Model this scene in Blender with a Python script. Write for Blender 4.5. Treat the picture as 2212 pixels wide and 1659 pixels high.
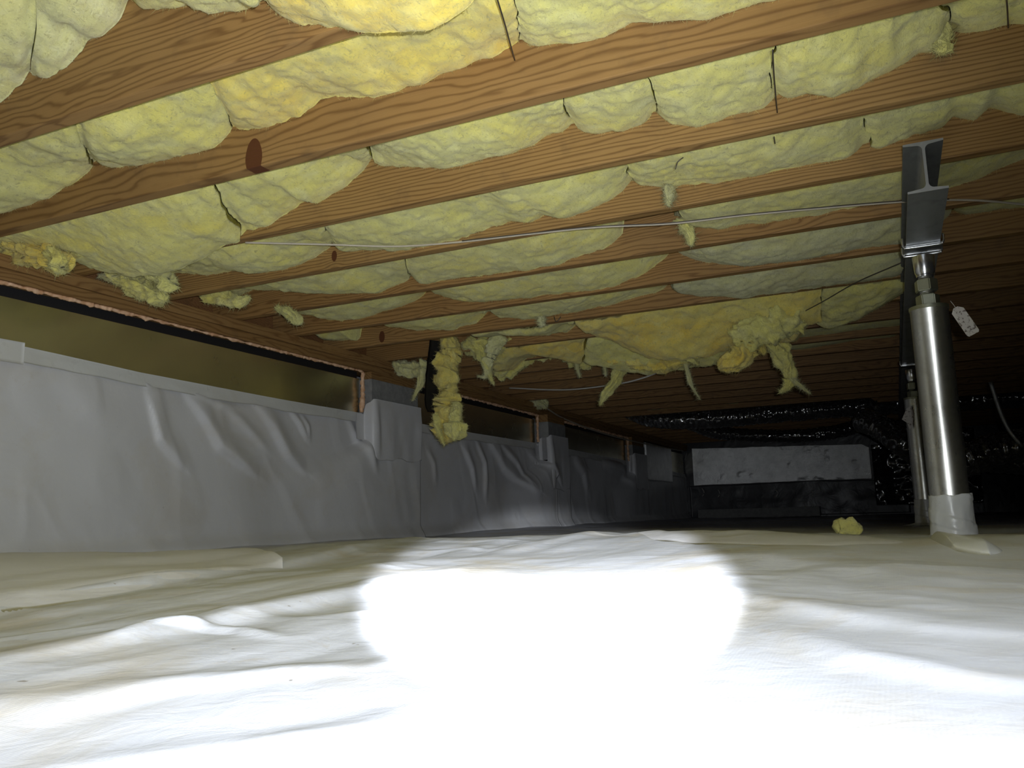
import bpy, bmesh, math, random
import numpy as np
from mathutils import Vector, Matrix

for o in list(bpy.data.objects):
    bpy.data.objects.remove(o)
SC = bpy.context.scene
COL = SC.collection
random.seed(7)
rng = np.random.default_rng(11)

# ---------------------------------------------------------------- camera
FPX, YAW, PITCH, ROLL = 1797.6, -0.425177, 0.156243, -0.0291595
CZ = 0.11
def _axes():
    cy, sy = math.cos(YAW), math.sin(YAW)
    f = np.array([sy*math.cos(PITCH), cy*math.cos(PITCH), math.sin(PITCH)])
    r = np.array([cy, -sy, 0.0]); u = np.cross(r, f)
    return (r*math.cos(ROLL)+u*math.sin(ROLL), -r*math.sin(ROLL)+u*math.cos(ROLL), f)
AR, AU, AF = _axes()
cam = bpy.data.cameras.new('camera')
cam.sensor_width = 36.0; cam.lens = FPX/2212*36.0; cam.clip_start = 0.01
co = bpy.data.objects.new('camera', cam); COL.objects.link(co)
co.matrix_world = Matrix(((AR[0], AU[0], -AF[0], 0), (AR[1], AU[1], -AF[1], 0), (AR[2], AU[2], -AF[2], CZ), (0, 0, 0, 1)))
SC.camera = co

# ---------------------------------------------------------------- world, lights, exposure
w = bpy.data.worlds.new('world'); SC.world = w; w.use_nodes = True
w.node_tree.nodes['Background'].inputs[0].default_value = (0.5, 0.6, 0.8, 1)
w.node_tree.nodes['Background'].inputs[1].default_value = 0.0
SC.view_settings.view_transform = 'Standard'; SC.view_settings.look = 'None'
SC.view_settings.gamma = 1; SC.view_settings.use_curve_mapping = False
SC.view_settings.exposure = 0.0

def spot(name, loc, target, power, size, blend, radius, col):
    l = bpy.data.lights.new(name, 'SPOT'); l.energy = power; l.spot_size = math.radians(size)
    l.spot_blend = blend; l.shadow_soft_size = radius; l.color = col
    o = bpy.data.objects.new(name, l); COL.objects.link(o); o.location = loc
    o.rotation_euler = (Vector(target)-Vector(loc)).to_track_quat('-Z', 'Y').to_euler()
    return o
spot('phone_flash', (0.05, -0.02, 0.13), (-1.30, 1.70, 0.80), 140, 98, 1.0, 0.006, (0.91, 0.96, 1.0))
spot('hand_torch', (0.03, -0.08, 0.26), (-0.43, 1.05, 0.0), 700, 23.5, 0.30, 0.012, (0.91, 0.96, 1.0))
spot('floor_fill', (0.26, 0.02, 0.26), (0.16, 0.42, 0.0), 44, 74, 0.25, 0.02, (0.91, 0.96, 1.0))  # added fill light, whitens the near floor below the torch beam

# ---------------------------------------------------------------- pixel -> plane helpers (photo measured once)
def ray(x, y): return AR*(x-1106)+AU*(829.5-y)+AF*FPX
def on_z(x, y, Z): a = ray(x, y); t = (Z-CZ)/a[2]; return (a[0]*t, a[1]*t, Z)
def on_y(x, y, Y): a = ray(x, y); t = Y/a[1]; return (a[0]*t, Y, a[2]*t+CZ)
def on_x(x, y, X): a = ray(x, y); t = X/a[0]; return (X, a[1]*t, a[2]*t+CZ)

# ---------------------------------------------------------------- noise
def _hash(ix, iy, iz, seed):
    h = (ix.astype(np.int64)*374761393 + iy.astype(np.int64)*668265263 + iz.astype(np.int64)*2147483647 + seed*1274126177) & 0xffffffff
    h = ((h ^ (h >> 13))*1274126177) & 0xffffffff
    h = ((h ^ (h >> 16))*2246822519) & 0xffffffff
    return ((h ^ (h >> 15)) & 0xffffff)/float(0xffffff)*2-1
def vn(x, y, z, seed=0):
    x, y, z = np.broadcast_arrays(np.asarray(x, float), np.asarray(y, float), np.asarray(z, float))
    fx, fy, fz = np.floor(x), np.floor(y), np.floor(z)
    u, v, ww = x-fx, y-fy, z-fz
    u = u*u*(3-2*u); v = v*v*(3-2*v); ww = ww*ww*(3-2*ww)
    r = 0
    for dx in (0, 1):
        for dy in (0, 1):
            for dz in (0, 1):
                r = r+_hash(fx+dx, fy+dy, fz+dz, seed)*(u if dx else 1-u)*(v if dy else 1-v)*(ww if dz else 1-ww)
    return r
def fbm(x, y, z, seed=0, oct=4, gain=.5):
    a, s, r = 1.0, 1.0, 0
    for i in range(oct):
        r = r+a*vn(x*s, y*s, z*s, seed+i*17); a *= gain; s *= 2.03
    return r
def sstep(a, b, x):
    t = np.clip((x-a)/(b-a), 0, 1); return t*t*(3-2*t)

# ---------------------------------------------------------------- object helpers
def mesh(name, V, F, m=None, parent=None, smooth=True):
    me = bpy.data.meshes.new(name)
    me.from_pydata([tuple(map(float, v)) for v in V], [], [tuple(map(int, f)) for f in F])
    me.update()
    if smooth: me.polygons.foreach_set('use_smooth', [True]*len(me.polygons))
    if m: me.materials.append(m)
    o = bpy.data.objects.new(name, me); COL.objects.link(o)
    if parent: o.parent = parent
    return o
def bm_obj(name, bm, m=None, parent=None, smooth=False):
    bmesh.ops.recalc_face_normals(bm, faces=bm.faces)
    me = bpy.data.meshes.new(name); bm.to_mesh(me); bm.free()
    if smooth: me.polygons.foreach_set('use_smooth', [True]*len(me.polygons))
    if m: me.materials.append(m)
    o = bpy.data.objects.new(name, me); COL.objects.link(o)
    if parent: o.parent = parent
    return o
def tag(o, label=None, cat=None, group=None, kind=None):
    if label: o['label'] = label
    if cat: o['category'] = cat
    if group: o['group'] = group
    if kind: o['kind'] = kind
    return o
def empty(name, loc, label, cat, group=None):
    o = bpy.data.objects.new(name, None); COL.objects.link(o); o.location = loc; o.empty_display_size = .05
    return tag(o, label, cat, group)
def child(o, parent):
    o.parent = parent; o.matrix_parent_inverse = Matrix.Translation(-Vector(parent.location)); return o
def box_bm(x0, x1, y0, y1, z0, z1, bev=0.0, seg=2, bm=None):
    bm = bm or bmesh.new()
    r = bmesh.ops.create_cube(bm, size=1)
    for v in r['verts']:
        v.co = Vector(((x0+x1)/2+v.co.x*(x1-x0), (y0+y1)/2+v.co.y*(y1-y0), (z0+z1)/2+v.co.z*(z1-z0)))
    if bev:
        es = list({e for v in r['verts'] for e in v.link_edges})
        bmesh.ops.bevel(bm, geom=es, offset=bev, segments=seg, affect='EDGES', profile=.7)
    return bm
def grid_faces(nu, nv, off=0, flip=False):
    i = np.arange(nu-1)[:, None]; j = np.arange(nv-1)[None, :]
    a = (i*nv+j).ravel()+off
    f = np.stack([a, a+nv, a+nv+1, a+1], 1)
    return f[:, ::-1] if flip else f
def ordw(n):
    L = ['first', 'second', 'third', 'fourth', 'fifth', 'sixth', 'seventh', 'eighth', 'ninth', 'tenth', 'eleventh', 'twelfth', 'thirteenth',
         'fourteenth', 'fifteenth', 'sixteenth', 'seventeenth', 'eighteenth', 'nineteenth', 'twentieth', 'twenty-first', 'twenty-second',
         'twenty-third', 'twenty-fourth', 'twenty-fifth', 'twenty-sixth', 'twenty-seventh', 'twenty-eighth', 'twenty-ninth', 'thirtieth']
    return L[n-1]

# ---------------------------------------------------------------- materials
class NT:
    def __init__(s, name):
        s.m = bpy.data.materials.new(name); s.m.use_nodes = True; s.t = s.m.node_tree; s.n = s.t.nodes; s.b = s.n['Principled BSDF']
    def node(s, typ, **kw):
        nd = s.n.new(typ)
        for k, v in kw.items():
            if k in ('operation', 'blend_type', 'data_type', 'feature', 'wave_type', 'bands_direction', 'noise_dimensions', 'distance', 'noise_type', 'clamp'): setattr(nd, k, v)
        return nd
    def link(s, a, b): s.t.links.new(a, b)
    def setin(s, sock, v):
        if hasattr(v, 'is_linked') or hasattr(v, 'links'): s.link(v, sock)
        else: sock.default_value = v
    def coord(s, scale=(1, 1, 1)):
        g = s.node('ShaderNodeNewGeometry'); m = s.node('ShaderNodeMapping'); s.link(g.outputs['Position'], m.inputs['Vector'])
        m.inputs['Scale'].default_value = scale; return m.outputs[0]
    def noise(s, vec, scale, detail=4, rough=.5, dist=0.0):
        n = s.node('ShaderNodeTexNoise'); s.link(vec, n.inputs['Vector']); n.inputs['Scale'].default_value = scale
        n.inputs['Detail'].default_value = detail; n.inputs['Roughness'].default_value = rough; n.inputs['Distortion'].default_value = dist
        return n.outputs['Fac']
    def ramp(s, fac, stops, const=False):
        r = s.node('ShaderNodeValToRGB'); s.link(fac, r.inputs[0]); el = r.color_ramp.elements
        while len(el) < len(stops): el.new(.5)
        for e, (p, c) in zip(el, stops): e.position = p; e.color = c if len(c) == 4 else (*c, 1)
        return r.outputs[0]
    def math(s, op, a, b=None, c=None):
        n = s.node('ShaderNodeMath', operation=op); s.setin(n.inputs[0], a)
        if b is not None: s.setin(n.inputs[1], b)
        if c is not None: s.setin(n.inputs[2], c)
        return n.outputs[0]
    def mix(s, fac, a, b, mode='MIX'):
        n = s.node('ShaderNodeMix', data_type='RGBA', blend_type=mode); s.setin(n.inputs[0], fac)
        s.setin(n.inputs[6], a if hasattr(a, 'links') else (*a, 1)); s.setin(n.inputs[7], b if hasattr(b, 'links') else (*b, 1)); return n.outputs[2]
    def bump(s, h, strength, dist=.01, normal=None):
        n = s.node('ShaderNodeBump'); s.link(h, n.inputs['Height']); n.inputs['Strength'].default_value = strength; n.inputs['Distance'].default_value = dist
        if normal: s.link(normal, n.inputs['Normal'])
        return n.outputs[0]
    def done(s, color=None, rough=.5, metal=0.0, normal=None, spec=None, **kw):
        if color is not None: s.setin(s.b.inputs['Base Color'], color if hasattr(color, 'links') else (*color, 1))
        s.setin(s.b.inputs['Roughness'], rough); s.setin(s.b.inputs['Metallic'], metal)
        if normal: s.link(normal, s.b.inputs['Normal'])
        if spec is not None: s.b.inputs['Specular IOR Level'].default_value = spec
        for k, v in kw.items(): s.b.inputs[k].default_value = v
        return s.m

def wood(name, base=(.42, .25, .09), dark=(.16, .075, .024), seed=0.0, knots=(), freq=75.0, axis='x', warp=.016):
    """grain runs along the board; knots = (along, height, size) in metres"""
    s = NT(name)
    g = s.node('ShaderNodeNewGeometry'); sp = s.node('ShaderNodeSeparateXYZ'); s.link(g.outputs['Position'], sp.inputs[0])
    X, Y, Z = sp.outputs
    if axis == 'y': X, Y = Y, X
    cv = s.node('ShaderNodeCombineXYZ'); s.link(s.math('MULTIPLY', X, .9), cv.inputs[0]); s.link(s.math('ADD', s.math('MULTIPLY', Y, 5.0), seed), cv.inputs[1]); s.link(s.math('MULTIPLY', Z, 5.0), cv.inputs[2])
    n1 = s.noise(cv.outputs[0], 2.2, 3, .5, .4)
    r = s.math('ADD', s.math('ADD', Z, s.math('MULTIPLY', Y, .55)), s.math('MULTIPLY', s.math('SUBTRACT', n1, .5), warp*9))
    kn = None
    for (kx, kz, ks, core) in knots:
        dx = s.math('MULTIPLY', s.math('SUBTRACT', X, kx), .75/ks); dz = s.math('MULTIPLY', s.math('SUBTRACT', Z, kz), .42/ks)
        d = s.math('ADD', s.math('MULTIPLY', dx, dx), s.math('MULTIPLY', dz, dz))
        e = s.math('POWER', 2.718, s.math('MULTIPLY', d, -1.3))
        sg = s.math('MULTIPLY', dz, e)
        r = s.math('ADD', r, s.math('MULTIPLY', sg, ks*.9))
        if not core: continue
        k1 = s.math('LESS_THAN', s.math('ADD', s.math('MULTIPLY', d, 3.6), s.math('MULTIPLY', n1, .25)), .42)
        kn = k1 if kn is None else s.math('MAXIMUM', kn, k1)
    ph = s.math('MULTIPLY', r, freq*6.283)
    sn = s.math('ADD', s.math('MULTIPLY', s.math('SINE', ph), .5), .5)
    sn = s.math('POWER', sn, 3.2)
    cf = s.node('ShaderNodeCombineXYZ'); s.link(s.math('MULTIPLY', X, 6.0), cf.inputs[0]); s.link(s.math('MULTIPLY', Y, 260.0), cf.inputs[1]); s.link(s.math('MULTIPLY', Z, 260.0), cf.inputs[2])
    fine = s.noise(cf.outputs[0], 1.0, 2, .5)
    blot = s.noise(cv.outputs[0], 1.1, 3, .6)
    amt = s.math('MULTIPLY', sn, s.ramp(blot, [(.25, (.55,)*3), (.7, (1,)*3)]))
    c = s.mix(amt, base, dark)
    c = s.mix(s.math('MULTIPLY', fine, .35), c, tuple(v*.55 for v in base))
    c = s.mix(s.ramp(blot, [(.35, (0,)*3), (.75, (.45,)*3)]), c, (base[0]*.72, base[1]*.62, base[2]*.5))
    p2 = s.coord(); dirt = s.noise(p2, 9, 4, .65)
    c = s.mix(s.ramp(dirt, [(.56, (0,)*3), (.75, (.4,)*3)]), c, (.12, .075, .04))
    if kn is not None: c = s.mix(kn, c, (.11, .038, .014))
    nb = s.bump(s.math('ADD', s.math('MULTIPLY', sn, .6), fine), .35, .0012)
    return s.done(c, .62, normal=nb, spec=.3)

def fiberglass(name, a=(.80, .76, .255), b=(.86, .74, .15), grey=(.55, .51, .22), yel=.5):
    s = NT(name); p = s.coord()
    big = s.noise(p, 3.3, 3, .55, .3); med = s.noise(p, 13, 5, .6, .6)
    fib = s.noise(s.coord((1.0, .35, 1.4)), 75, 4, .65, 1.2)
    c = s.mix(s.ramp(big, [(yel-.14, (0,)*3), (yel+.2, (1,)*3)]), a, b)
    c = s.mix(s.ramp(med, [(.44, (0,)*3), (.72, (.75,)*3)]), c, (min(1, a[0]*1.08), min(1, a[1]*1.1), min(1, a[2]*1.6)))
    c = s.mix(s.ramp(s.noise(p, 8, 5, .7, .2), [(.55, (0,)*3), (.72, (.7,)*3)]), c, grey)
    sp = s.noise(p, 46, 3, .7, 1.0)
    c = s.mix(s.ramp(sp, [(.64, (0,)*3), (.74, (.55,)*3)]), c, (.26, .23, .13))
    c = s.mix(s.ramp(s.noise(p, 95, 3, .75, .8), [(.56, (0,)*3), (.70, (.7,)*3)]), c, (.36, .32, .14))
    c = s.mix(s.math('MULTIPLY', fib, .5), c, tuple(v*.60 for v in a))
    h = s.math('ADD', s.math('MULTIPLY', med, .25), s.math('MULTIPLY', fib, .5))
    n = s.bump(h, .6, .009)
    n = s.bump(s.noise(p, 260, 3, .75), .5, .0022, n)
    m = s.done(c, .95, normal=n, spec=.1)
    s.b.inputs['Subsurface Weight'].default_value = .3; s.b.inputs['Subsurface Radius'].default_value = (1, .9, .45); s.b.inputs['Subsurface Scale'].default_value = .014
    s.b.inputs['Sheen Weight'].default_value = .25; s.b.inputs['Sheen Roughness'].default_value = .6
    return m

def liner(name, col=(.66, .66, .65), stain=.5, rough=.36):
    s = NT(name); p = s.coord()
    st = s.noise(p, 2.6, 6, .68, .9); st2 = s.noise(p, 14, 5, .7, .4)
    k = s.math('MULTIPLY', s.ramp(st, [(.49, (0,)*3), (.66, (1,)*3)]), stain)
    c = s.mix(k, col, (.52, .46, .36))
    c = s.mix(s.math('MULTIPLY', s.ramp(st2, [(.62, (0,)*3), (.72, (1,)*3)]), stain*.5), c, (.42, .32, .19))
    sp = s.noise(p, 60, 2, .5)
    c = s.mix(s.math('MULTIPLY', s.ramp(sp, [(.76, (0,)*3), (.79, (1,)*3)]), stain), c, (.16, .12, .08))
    n = s.bump(s.noise(p, 30, 4, .55, .5), .25, .004)
    wv = s.node('ShaderNodeTexWave'); s.link(p, wv.inputs['Vector']); wv.inputs['Scale'].default_value = 120; wv.inputs['Distortion'].default_value = .3
    n = s.bump(wv.outputs['Fac'], .04, .0006, n)
    r = s.math('ADD', s.math('MULTIPLY', st2, .25), rough-.1)
    return s.done(c, r, normal=n, spec=.5)

def metal(name, col, rough, streak=(1, 1, .06), amt=.25, dirt=(.25, .25, .23), dr=.55, bumpk=.15):
    s = NT(name); p = s.coord(streak); q = s.coord()
    a = s.noise(p, 55, 4, .6); b = s.noise(q, 14, 5, .65, .4)
    c = s.mix(s.math('MULTIPLY', a, .5), col, tuple(v*.62 for v in col))
    c = s.mix(s.ramp(b, [(.5, (0,)*3), (.75, (dr,)*3)]), c, dirt)
    r = s.math('ADD', s.math('MULTIPLY', a, amt), s.math('MULTIPLY', b, amt)); r = s.math('ADD', r, rough-amt*.8)
    return s.done(c, r, .95, normal=s.bump(a, bumpk, .001))

M = {}
M['wood0'] = wood('joist_wood')
M['wood_sill'] = wood('sill_wood', (.33, .19, .072), (.15, .07, .023), seed=5, axis='y', freq=45)
M['wood_dark'] = wood('old_wood', (.30, .15, .06), (.15, .065, .025), seed=9)
M['fg'] = fiberglass('fiberglass')
M['fg_yellow'] = fiberglass('fiberglass_yellow', (.84, .74, .20), (.88, .62, .08), yel=.44)
M['fg_pale'] = fiberglass('fiberglass_pale', (.74, .72, .33), (.80, .71, .23), yel=.58)
M['liner_floor'] = liner('ground_liner', (.64, .66, .75), .65, .42)
M['liner_wall'] = liner('wall_liner', (.64, .64, .665), .25, .38)
M['liner_clean_lit'] = liner('clean_lit_liner', (.80, .80, .88), .10, .34)  # cleaner liner, whitened to stand in for slopes catching the light
M['tape'] = liner('seam_tape', (.66, .67, .67), .15, .28)

s = NT('foil_board'); p = s.coord()
n = s.bump(s.noise(p, 5, 3, .5), .18, .01); n = s.bump(s.noise(p, 180, 2, .5), .12, .0008, n)
M['foil'] = s.done(s.mix(s.ramp(s.noise(p, 3, 4, .6), [(.35, (0,)*3), (.7, (1,)*3)]), (.66, .63, .46), (.56, .52, .38)), s.math('ADD', s.math('MULTIPLY', s.noise(p, 6, 4, .6), .12), .20), .93, normal=n)

s = NT('spray_foam'); p = s.coord()
M['foam'] = s.done(s.mix(s.ramp(s.noise(p, 30, 4, .6), [(.4, (0,)*3), (.65, (1,)*3)]), (.90, .60, .40), (.66, .36, .19)), .7, normal=s.bump(s.noise(p, 70, 3, .6), .5, .004))

s = NT('concrete'); p = s.coord()
M['concrete'] = s.done(s.mix(s.ramp(s.noise(p, 22, 6, .7), [(.35, (0,)*3), (.7, (1,)*3)]), (.30, .30, .295), (.20, .20, .20)), .9, normal=s.bump(s.noise(p, 120, 4, .7), .5, .003))
s = NT('parging'); p = s.coord()
M['parge'] = s.done(s.mix(s.ramp(s.noise(p, 9, 6, .7), [(.35, (0,)*3), (.7, (1,)*3)]), (.98, .98, .98), (.74, .74, .74)), .38, .85, normal=s.bump(s.noise(p, 34, 6, .75), .6, .008))
s = NT('black_plastic'); p = s.coord()
M['black'] = s.done((.010, .010, .012), .16, normal=s.bump(s.noise(p, 40, 2, .6, 1.5), 1.0, .05), spec=1.0, **{'Coat Weight': 1.0, 'Coat Roughness': .15, 'Coat IOR': 2.2, 'IOR': 2.0})
s = NT('black_liner'); p = s.coord()
M['blackliner'] = s.done((.06, .06, .068), .35, normal=s.bump(s.noise(p, 5, 3, .5, .8), .3, .03))
M['facing'] = NT('asphalt_facing').done((.015, .014, .013), .35)
M['gap_shade'] = NT('gap_shade_black').done((.012, .012, .014), .6)
M['galv'] = metal('galvanised_steel', (.42, .435, .445), .52, (1, .2, 1), .25, (.20, .21, .21), .6)
M['galv_edge'] = metal('cut_steel_edge', (.50, .51, .50), .55, (1, 1, 1), .2, (.35, .35, .34))
M['zinc'] = metal('zinc_tube', (.66, .655, .61), .26, (1, 1, .05), .22, (.33, .32, .28), .5)
M['nut'] = metal('nut_steel', (.46, .48, .38), .42, (1, 1, 1), .15, (.3, .31, .24))
M['chrome'] = metal('bright_steel', (.78, .79, .80), .18, (1, 1, 1), .12, (.5, .5, .5), .3)
s = NT('white_tag'); p = s.coord()
M['tag'] = s.done(s.mix(s.ramp(s.noise(p, 110, 3, .7), [(.56, (0,)*3), (.62, (1,)*3)]), (.66, .62, .58), (.20, .16, .14)), .6)
M['wire'] = NT('wire_steel').done((.10, .085, .07), .5, .6)
M['cable'] = NT('pale_cable').done((.50, .44, .34), .5)
M['cablew'] = NT('white_cord').done((.62, .60, .55), .5)
M['gap'] = NT('dark_gap').done((.02, .015, .012), .9)

# ---------------------------------------------------------------- dimensions (metres, floor liner about z = 0)
JB = 1.01                    # underside of the joists
JH = .235                    # joist depth
def JY(k): return 1.2056+.4058*(k-1)      # far face of joist k
JT = .038
XW = -2.665                  # face of the foundation wall
YB = 11.6                    # back wall
XR = 4.2; YN = -1.6
NJ = 26

# ---------------------------------------------------------------- structure: subfloor, walls
tag(bm_obj('ceiling', box_bm(XW-.2, XR+.1, YN-.1, YB+.3, JB+JH, JB+JH+.02), M['wood_dark']), kind='structure')
tag(bm_obj('wall_left', box_bm(XW-.22, XW-.03, YN-.1, YB+.3, -.1, .905), M['concrete']), kind='structure')
tag(bm_obj('wall_back', box_bm(XW-.2, XR+.1, YB+.06, YB+.25, -.1, JB+JH), M['blackliner']), kind='structure')
tag(bm_obj('wall_right', box_bm(XR, XR+.15, YN-.1, YB+.06, -.1, JB+JH), M['concrete']), kind='structure')
tag(bm_obj('wall_front', box_bm(XW-.2, XR, YN-.15, YN, -.1, JB+JH), M['concrete']), kind='structure')

# ---------------------------------------------------------------- floor liner: a height field with folds
def seg_dist(px, py, P):
    """distance to polyline, signed side, parameter 0..1"""
    best = np.full(px.shape, 1e9); side = np.zeros(px.shape); par = np.zeros(px.shape)
    L = [math.dist(P[i], P[i+1]) for i in range(len(P)-1)]; T = sum(L); acc = 0
    for i in range(len(P)-1):
        ax, ay = P[i]; bx, by = P[i+1]; dx, dy = bx-ax, by-ay; l2 = dx*dx+dy*dy+1e-12
        t = np.clip(((px-ax)*dx+(py-ay)*dy)/l2, 0, 1); qx = px-(ax+t*dx); qy = py-(ay+t*dy); d = np.hypot(qx, qy)
        m = d < best; best = np.where(m, d, best); sd = np.sign(dx*qy-dy*qx); side = np.where(m, sd, side)
        par = np.where(m, (acc+t*L[i])/T, par); acc += L[i]
    return best, side, par
def ridge(px, py, P, h, w1, w2):
    d, s_, t = seg_dist(px, py, P)
    w_ = np.where(s_ > 0, w1, w2)
    return h*np.exp(-(d/w_)**2)*np.sin(np.pi*np.clip(t*.94+.03, 0, 1))**.6
def fpx(pts, z=.02): return [on_z(x, y, z)[:2] for x, y in pts]
FR = [  # folds of the ground liner: px polyline, height, width on either side
    (fpx([(-200, 1330), (0, 1292), (250, 1265), (480, 1235), (700, 1205), (900, 1178)]), .022, .10, .030),
    (fpx([(-150, 1440), (0, 1412), (250, 1370), (480, 1330), (700, 1290), (850, 1262), (980, 1240)]), .020, .05, .022),
    (fpx([(250, 1372), (330, 1352), (420, 1345), (520, 1350), (590, 1360)]), .010, .012, .006),
    (fpx([(560, 1305), (700, 1262), (850, 1225), (1000, 1195), (1100, 1180)]), .014, .05, .05),
    (fpx([(0, 1500), (300, 1450), (600, 1420), (850, 1410)]), .009, .03, .02),
    (fpx([(0, 1600), (300, 1570), (600, 1540), (900, 1500)]), .007, .025, .015),
    (fpx([(1480, 1265), (1650, 1300), (1800, 1320), (2000, 1340), (2212, 1350), (2400, 1360)]), .010, .04, .02),
    (fpx([(1700, 1345), (1850, 1395), (2050, 1425), (2300, 1440)]), .012, .03, .02),
    (fpx([(1500, 1215), (1700, 1225), (1900, 1245), (2100, 1262)]), .010, .08, .05),
    (fpx([(980, 1215), (1150, 1188), (1320, 1172), (1480, 1178)]), .012, .05, .04),
]
def floor_z(X, Y):
    z = .006+.012*fbm(X*.9, Y*.9, 0, 3, 3)+.004*fbm(X*4, Y*2.2, 0, 5, 3)
    z = z+.040*np.exp(-(((X+.75)/1.15)**2+((Y-2.35)/.55)**2))
    z = z+.030*np.exp(-(((X-.15)/.8)**2+((Y-1.75)/.5)**2))
    z = z+.016*np.exp(-(((X+1.7)/.5)**2+((Y-2.3)/.7)**2))
    for P, h, w1, w2 in FR: z = z+ridge(X, Y, P, h*.6, w1*1.1, w2)
    z = z+(.0045*fbm(X*6, Y*.8, 0, 61, 2)+.0006*fbm(X*26, Y*2.2, 0, 63, 2))*sstep(.6, -.3, X)*sstep(4, 2, Y)
    z = z-.03*sstep(4.0, 6.5, Y)*sstep(-2.5, -1.5, X)
    # small creases, finer close to the wall and around the posts
    cr = 1-np.abs(fbm(X*2.4+Y*.8, Y*1.9, 0, 31, 4))
    z = z+.006*np.clip(cr-.72, 0, 1)*2.0
    e = sstep(.10, .0, X-(XW+.01))
    return z*(1-.7*e)
gx = np.concatenate([np.linspace(XW-.02, -1.6, 120, endpoint=False), np.linspace(-1.6, 1.0, 420, endpoint=False), np.linspace(1.0, XR+.02, 90)])
gy = np.concatenate([np.linspace(YN, .1, 30, endpoint=False), np.linspace(.1, 3.2, 420, endpoint=False), np.linspace(3.2, YB+.1, 130)])
GX, GY = np.meshgrid(gx, gy, indexing='ij'); GZ = floor_z(GX, GY)
tag(mesh('floor', np.stack([GX.ravel(), GY.ravel(), GZ.ravel()], 1), grid_faces(len(gx), len(gy)), M['liner_floor']), kind='structure')
def fz(x, y): return float(floor_z(np.array([float(x)]), np.array([float(y)]))[0])

# ---------------------------------------------------------------- wall liner
PIL = [(3.841, 4.335, -2.595), (6.33, 6.72, -2.550), (8.873, 9.352, -2.585)]   # y0, y1, face x
def wallx(Y, Z, r=.012):
    x = np.full(Y.shape, XW); spr = .75*sstep(.58, .28, Z)
    for y0, y1, xf in PIL:
        k = sstep(y0-r-spr, y0+r*.4, Y)*sstep(y1+r, y1-r*.4, Y); x = x+(xf-XW+.006)*k
    return x
def wpx(pts): return [on_x(x, y, -2.645)[1:] for x, y in pts]
WF = [  # pleats of the wall liner (y,z polyline), depth, widths
    (wpx([(318, 845), (330, 890), (345, 950), (395, 1010)]), .024, .050, .012),
    (wpx([(405, 850), (435, 892), (475, 965), (560, 1030)]), .030, .060, .014),
    (wpx([(555, 872), (590, 920), (625, 985), (660, 1020)]), .028, .060, .016),
    (wpx([(480, 870), (520, 905), (590, 980)]), .014, .030, .02),
    (wpx([(632, 890), (650, 915), (668, 950)]), .018, .030, .008),
    (wpx([(655, 898), (668, 920), (672, 945)]), .014, .02, .01),
    (wpx([(250, 805), (300, 815), (325, 835)]), .012, .02, .012),
    (wpx([(395, 838), (430, 852), (480, 875), (530, 880)]), .008, .015, .012),
    (wpx([(100, 790), (180, 850), (250, 940)]), .012, .08, .06),
    (wpx([(755, 905), (775, 955), (792, 1015)]), .020, .03, .02),
    (wpx([(1000, 960), (1020, 1010), (1030, 1060)]), .022, .05, .02),
    (wpx([(1032, 955), (1048, 1000), (1050, 1075)]), .022, .04, .02),
    (wpx([(1062, 955), (1090, 1010), (1140, 1060)]), .034, .09, .03),
    (wpx([(1085, 960), (1115, 1000), (1130, 1040)]), .022, .05, .02),
    (wpx([(1140, 975), (1165, 1010), (1185, 1052)]), .024, .06, .02),
    (wpx([(925, 970), (940, 1000), (945, 1040)]), .012, .03, .02),
    (wpx([(1240, 990), (1260, 1020), (1270, 1060)]), .03, .10, .04),
    (wpx([(1300, 1000), (1340, 1020), (1360, 1050)]), .04, .12, .05),
]
YC = np.array([YN, 1.76, 1.83, 2.33, 3.14, 3.80, 5.06, 6.6, 8.8, 11.6]); ZC = np.array([.735, .727, .722, .702, .690, .689, .682, .687, .66, .60])
def wall_top(Y): return np.interp(Y, YC, ZC)
def wall_grid(ya, yb, n, zlo, ztop, nz, extra, folds=True):
    Y = np.linspace(ya, yb, n)[:, None]*np.ones((1, nz)); T = np.linspace(0, 1, nz)[None, :]*np.ones((n, 1))
    zt = ztop(Y); Z = zlo+(zt-zlo)*T
    # sweep out gently at the bottom into the floor
    X = wallx(Y, Z)+extra
    att = sstep(1.0, .90, T)
    X = X+att*(.010*fbm(Y*1.8, Z*1.5, 0, 41, 3)+.008)
    X = X+att*.006*np.clip(.35-np.abs(fbm(Y*3.2+Z*1.2, Z*1.3-Y*.4, 0, 47, 3)), 0, 1)*2
    if folds:
        for P, h, w1, w2 in WF: X = X+ridge(Y, Z, P, h, w1, w2)*sstep(1.0, .93, T)
    X = X+.035*sstep(.10, .0, Z)**2
    return X, Y, Z
def closed_sheet(name, X, Y, Z, t, m, parent=None, axis=0):
    n, k = X.shape
    A = np.stack([X.ravel(), Y.ravel(), Z.ravel()], 1); B = A.copy(); B[:, axis] -= t
    F = np.concatenate([grid_faces(n, k), grid_faces(n, k, n*k, True)])
    def idx(i, j): return i*k+j
    ring = [idx(i, 0) for i in range(n)]+[idx(n-1, j) for j in range(1, k)]+[idx(i, k-1) for i in range(n-2, -1, -1)]+[idx(0, j) for j in range(k-2, 0, -1)]
    R2 = [[ring[q], ring[(q+1) % len(ring)], ring[(q+1) % len(ring)]+n*k, ring[q]+n*k] for q in range(len(ring))]
    return mesh(name, np.concatenate([A, B]), np.concatenate([F, np.array(R2)]), m, parent)
X, Y, Z = wall_grid(YN, 6.4, 900, -.02, wall_top, 90, .004)
wl = closed_sheet('hanging_liner', X, Y, Z, .002, M['liner_wall'])
tag(wl, 'white plastic liner hanging in loose pleats down the left foundation wall', 'plastic liner')
X, Y, Z = wall_grid(6.4, YB+.05, 400, -.02, wall_top, 60, .004)
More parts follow.
